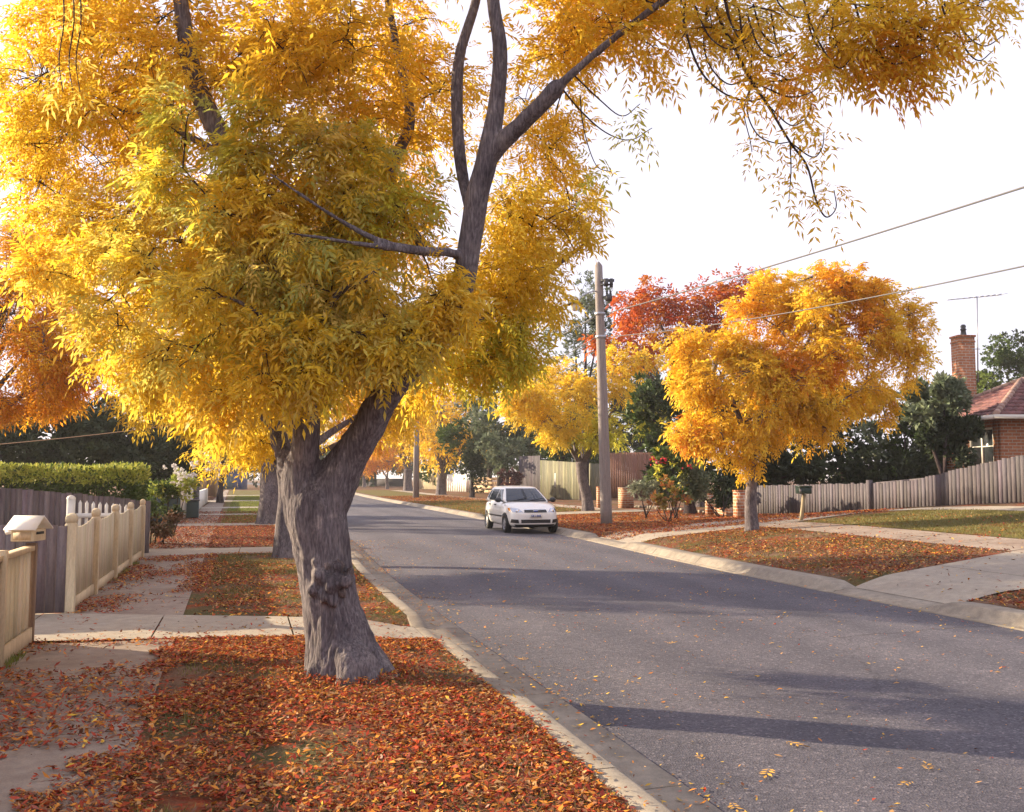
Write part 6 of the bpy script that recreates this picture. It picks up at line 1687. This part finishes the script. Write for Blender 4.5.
litter('fallen_leaves', 60000, (22.2, 46), lambda s: (np.full(len(s), -2.2), KL(s)), lambda s, l, xy: np.where(in_band(s, [(32.2, 34.2), (41.4, 43.2)]), .03, np.where(l < -.8, .75, .8) * np.where(s > 34, .4, 1)), (.04, .10), MIX_DULL, 404, zoff=.022)
def den_right(s, l, xy):
    o = l - KR(s); d = np.clip((nz(xy, .6, 91) - .33) * 5, .15, 1)
    d = np.where((s > 10.2) & (s < 12.4 + o * .19), .02, d)
    d = np.where((s > 21.9 + o * .1) & (s < 24.8 + o * .32), .03, d)
    d = np.where((o > 8.2) & (s < 25), .01, d)
    return np.where((o > 3.7) & (o < 5.05) & (s < 24), .05, np.where(o > 5.05, .10 * d, d))
litter('fallen_leaves', 95000, (4, 25), lambda s: (KR(s) + .0, KR(s) + 9), den_right, (.035, .095), {'lred': 20, 'lbrown': 38, 'lorange': 14, 'lyellow': 7, 'ltan': 18, 'lpink': 8}, 405, zoff=.02)
litter('fallen_leaves', 42000, (23.3, 36.5), lambda s: (KR(s) + .0, KR(s) + 9.5), lambda s, l, xy: np.clip((nz(xy, .5, 33) - .33) * 5, .25, 1), (.05, .12), {'lred': 34, 'lbrown': 26, 'lorange': 28, 'ltan': 10}, 406, zoff=.02)
litter('fallen_leaves', 16000, (39, 80), lambda s: (KR(s) + .0, KR(s) + 6), lambda s, l, xy: np.where(s < 58, .35, .9), (.08, .16), {'lred': 20, 'lbrown': 34, 'lorange': 24, 'ltan': 20}, 407, zoff=.025)
# leaves blown onto the asphalt and into the gutter
def den_road(s, l, xy):
    o = l - KL(s); w_ = KR(s) - KL(s); d = .10 + .5 * np.exp(-((o - .4) / .35) ** 2) + .16 * np.exp(-o / 1.4) + .20 * np.exp(-((w_ - o - .3) / .3) ** 2)
    d *= np.clip((nz(xy, .8, 61) - .25) * 3.0, .2, 1.4)
    return d * .95
litter('fallen_leaves', 52000, (3, 26), lambda s: (KL(s) + .15, KR(s) - .45), den_road, (.016, .06), {'lyellow': 26, 'lorange': 24, 'ltan': 34, 'lbrown': 12, 'lred': 8}, 408, zoff=.008, curl=.5, flat=.22, road=True)
# a few whole yellow pinnate leaves on the road and on the carpet
rng = np.random.default_rng(88); lb = Buf()
spots = [(930, 778), (915, 787), (730, 801), (560, 742), (780, 745), (705, 762), (530, 660), (770, 770), (665, 648)]
for px, py in spots:
    g = G(px, py); n = 1; a_ = rng.uniform(0, 6.28)
    compound_leaves(lb, g[None] + [[0, 0, .012]], np.array([[math.cos(a_), math.sin(a_), .02]]), np.array([rng.uniform(.09, .16)]), np.array([[.62, .34, .07]]), 3, .4, .32, 0.02, rng=rng, flat=.1)
v = np.vstack(lb.v); zz = np.array([terrain(p[0], p[1]) for p in v]); v[:, 2] = np.maximum(v[:, 2], zz + .012) ; 
f_ = np.array([max(0.0, 1 - (2 * np.clip((SLof(p[0], p[1])[1] - KL(SLof(p[0], p[1])[0]) - .66) / 5.3, 0, 1) - 1) ** 2) for p in v]); v[:, 2] += np.where(zz < -.11, -.01 + .05 * f_, 0)
lb.v = [v]; lb.build('fallen_leaves', M['litter'], kind='stuff')

def base_pile():
    rng = np.random.default_rng(61); g = G(346, 676)
    s0_, l0_ = SLof(g[0], g[1] + .1)
    return s0_, l0_
s0_, l0_ = base_pile()
litter('fallen_leaves', 9000, (s0_ - .9, s0_ + .9), lambda s: (np.full(len(s), l0_ - .9), np.full(len(s), l0_ + .9)), lambda s, l, xy: np.exp(-((np.hypot(s - s0_, l - l0_) - .42) / .16) ** 2) * .8, (.02, .06), MIX_RED, 421, zoff=.035, flat=.55)
def grass(name, n, s_rng, l_fun, dens, hgt, cols, seed):
    rng = np.random.default_rng(seed); s = rng.uniform(*s_rng, n); lo, hi = l_fun(s); l = lo + (hi - lo) * rng.uniform(0, 1, n)
    xy = np.outer(s, U) + np.outer(l, N); keep = rng.uniform(0, 1, n) < dens(s, l, xy); s, l, xy = s[keep], l[keep], xy[keep]; n = len(s)
    z = np.where(l > KR(s), hR(s, np.maximum(0, l - KR(s))), hL(s, np.maximum(0, KL(s) - l)))
    P = np.column_stack([xy, z]); a = rng.uniform(0, 6.28, n); h = rng.uniform(.5, 1.2, n) * hgt
    wv = np.column_stack([np.cos(a), np.sin(a), np.zeros(n)]) * (.003 + .0016 * h[:, None] / hgt) * (1 + .04 * np.clip(s - 10, 0, 40))[:, None]
    tip = P + np.column_stack([rng.normal(0, .4, n) * h, rng.normal(0, .4, n) * h, h])
    V = np.stack([P - wv, P + wv, tip], 1).reshape(-1, 3); k = rng.uniform(0, .99, n)
    C = np.repeat(palette(cols, n, k, rng) * (1 + rng.normal(0, .15, (n, 1))), 3, 0)
    b = Buf(); b.add(V, t=np.arange(n * 3).reshape(-1, 3), c=np.clip(C, .003, .9)); b.build(name, M['green_leaf'], kind='stuff')
PAL.update({'gdry': [(.20, .17, .05), (.14, .14, .035), (.28, .20, .08)], 'glush': [(.20, .24, .04), (.15, .19, .035), (.28, .26, .06)]})
grass('grass', 60000, (3, 20.4), lambda s: (np.full(len(s), -.5), KL(s) - .03), lambda s, l, xy: np.where((s > 10.2 - .1495 * (l + 3.6)) & (s < 12.7 - .39 * (l + 3.6)), 0, np.clip((nz(xy, .8, 71) - .42) * 5, 0, 1) * .8 + .3 * (np.abs(KL(s) - l) < .15)), .05, 'gdry', 501)
grass('grass', 70000, (11, 24), lambda s: (KR(s) + .05, KR(s) + 9), lambda s, l, xy: np.where((l - KR(s) > 3.6) & (l - KR(s) < 5.1), 0, np.where((l - KR(s) > 5.1) & (s < 22.2) & (l - KR(s) < 8.7), 1, np.where((s < 12.5 + (l - KR(s)) * .2) | (s > 21.8), 0, .25))), .06, 'gdry', 502)
grass('grass', 40000, (34.4, 90), lambda s: (np.full(len(s), -.8), KL(s) - .1), lambda s, l, xy: np.where(in_band(s, [(41.4, 43.3), (50.9, 53.6), (65.9, 69.1), (85.9, 90.1)]), 0, 1) * .8, .08, 'glush', 503)
grass('grass', 30000, (39.5, 62), lambda s: (KR(s) + .1, KR(s) + 5), lambda s, l, xy: np.full(len(s), .8), .08, 'gdry', 504)
# weeds at the foot of the cream fences
grass('grass', 5000, (5, 19), lambda s: (np.full(len(s), -1.98), np.full(len(s), -1.86)), lambda s, l, xy: np.where((s > 9.6) & (s < 12.2), 0, np.clip((nz(xy, 2.5, 15) - .5) * 8, 0, 1)), .07, 'glush', 505)

# ------------------------------------------------------------------ the air of the street
m, nt = nmat('haze_air')
pv = nd(nt, 'ShaderNodeVolumePrincipled'); pv.inputs['Color'].default_value = (.93, .92, .95, 1); pv.inputs['Density'].default_value = .00045; pv.inputs['Anisotropy'].default_value = .2
o = nd(nt, 'ShaderNodeOutputMaterial'); nt.links.new(pv.outputs[0], o.inputs['Volume'])
b = Buf(); b.box((0, 1000, 17.5), (5990, 4990, 38.2)); b.build('haze', m, kind='stuff')
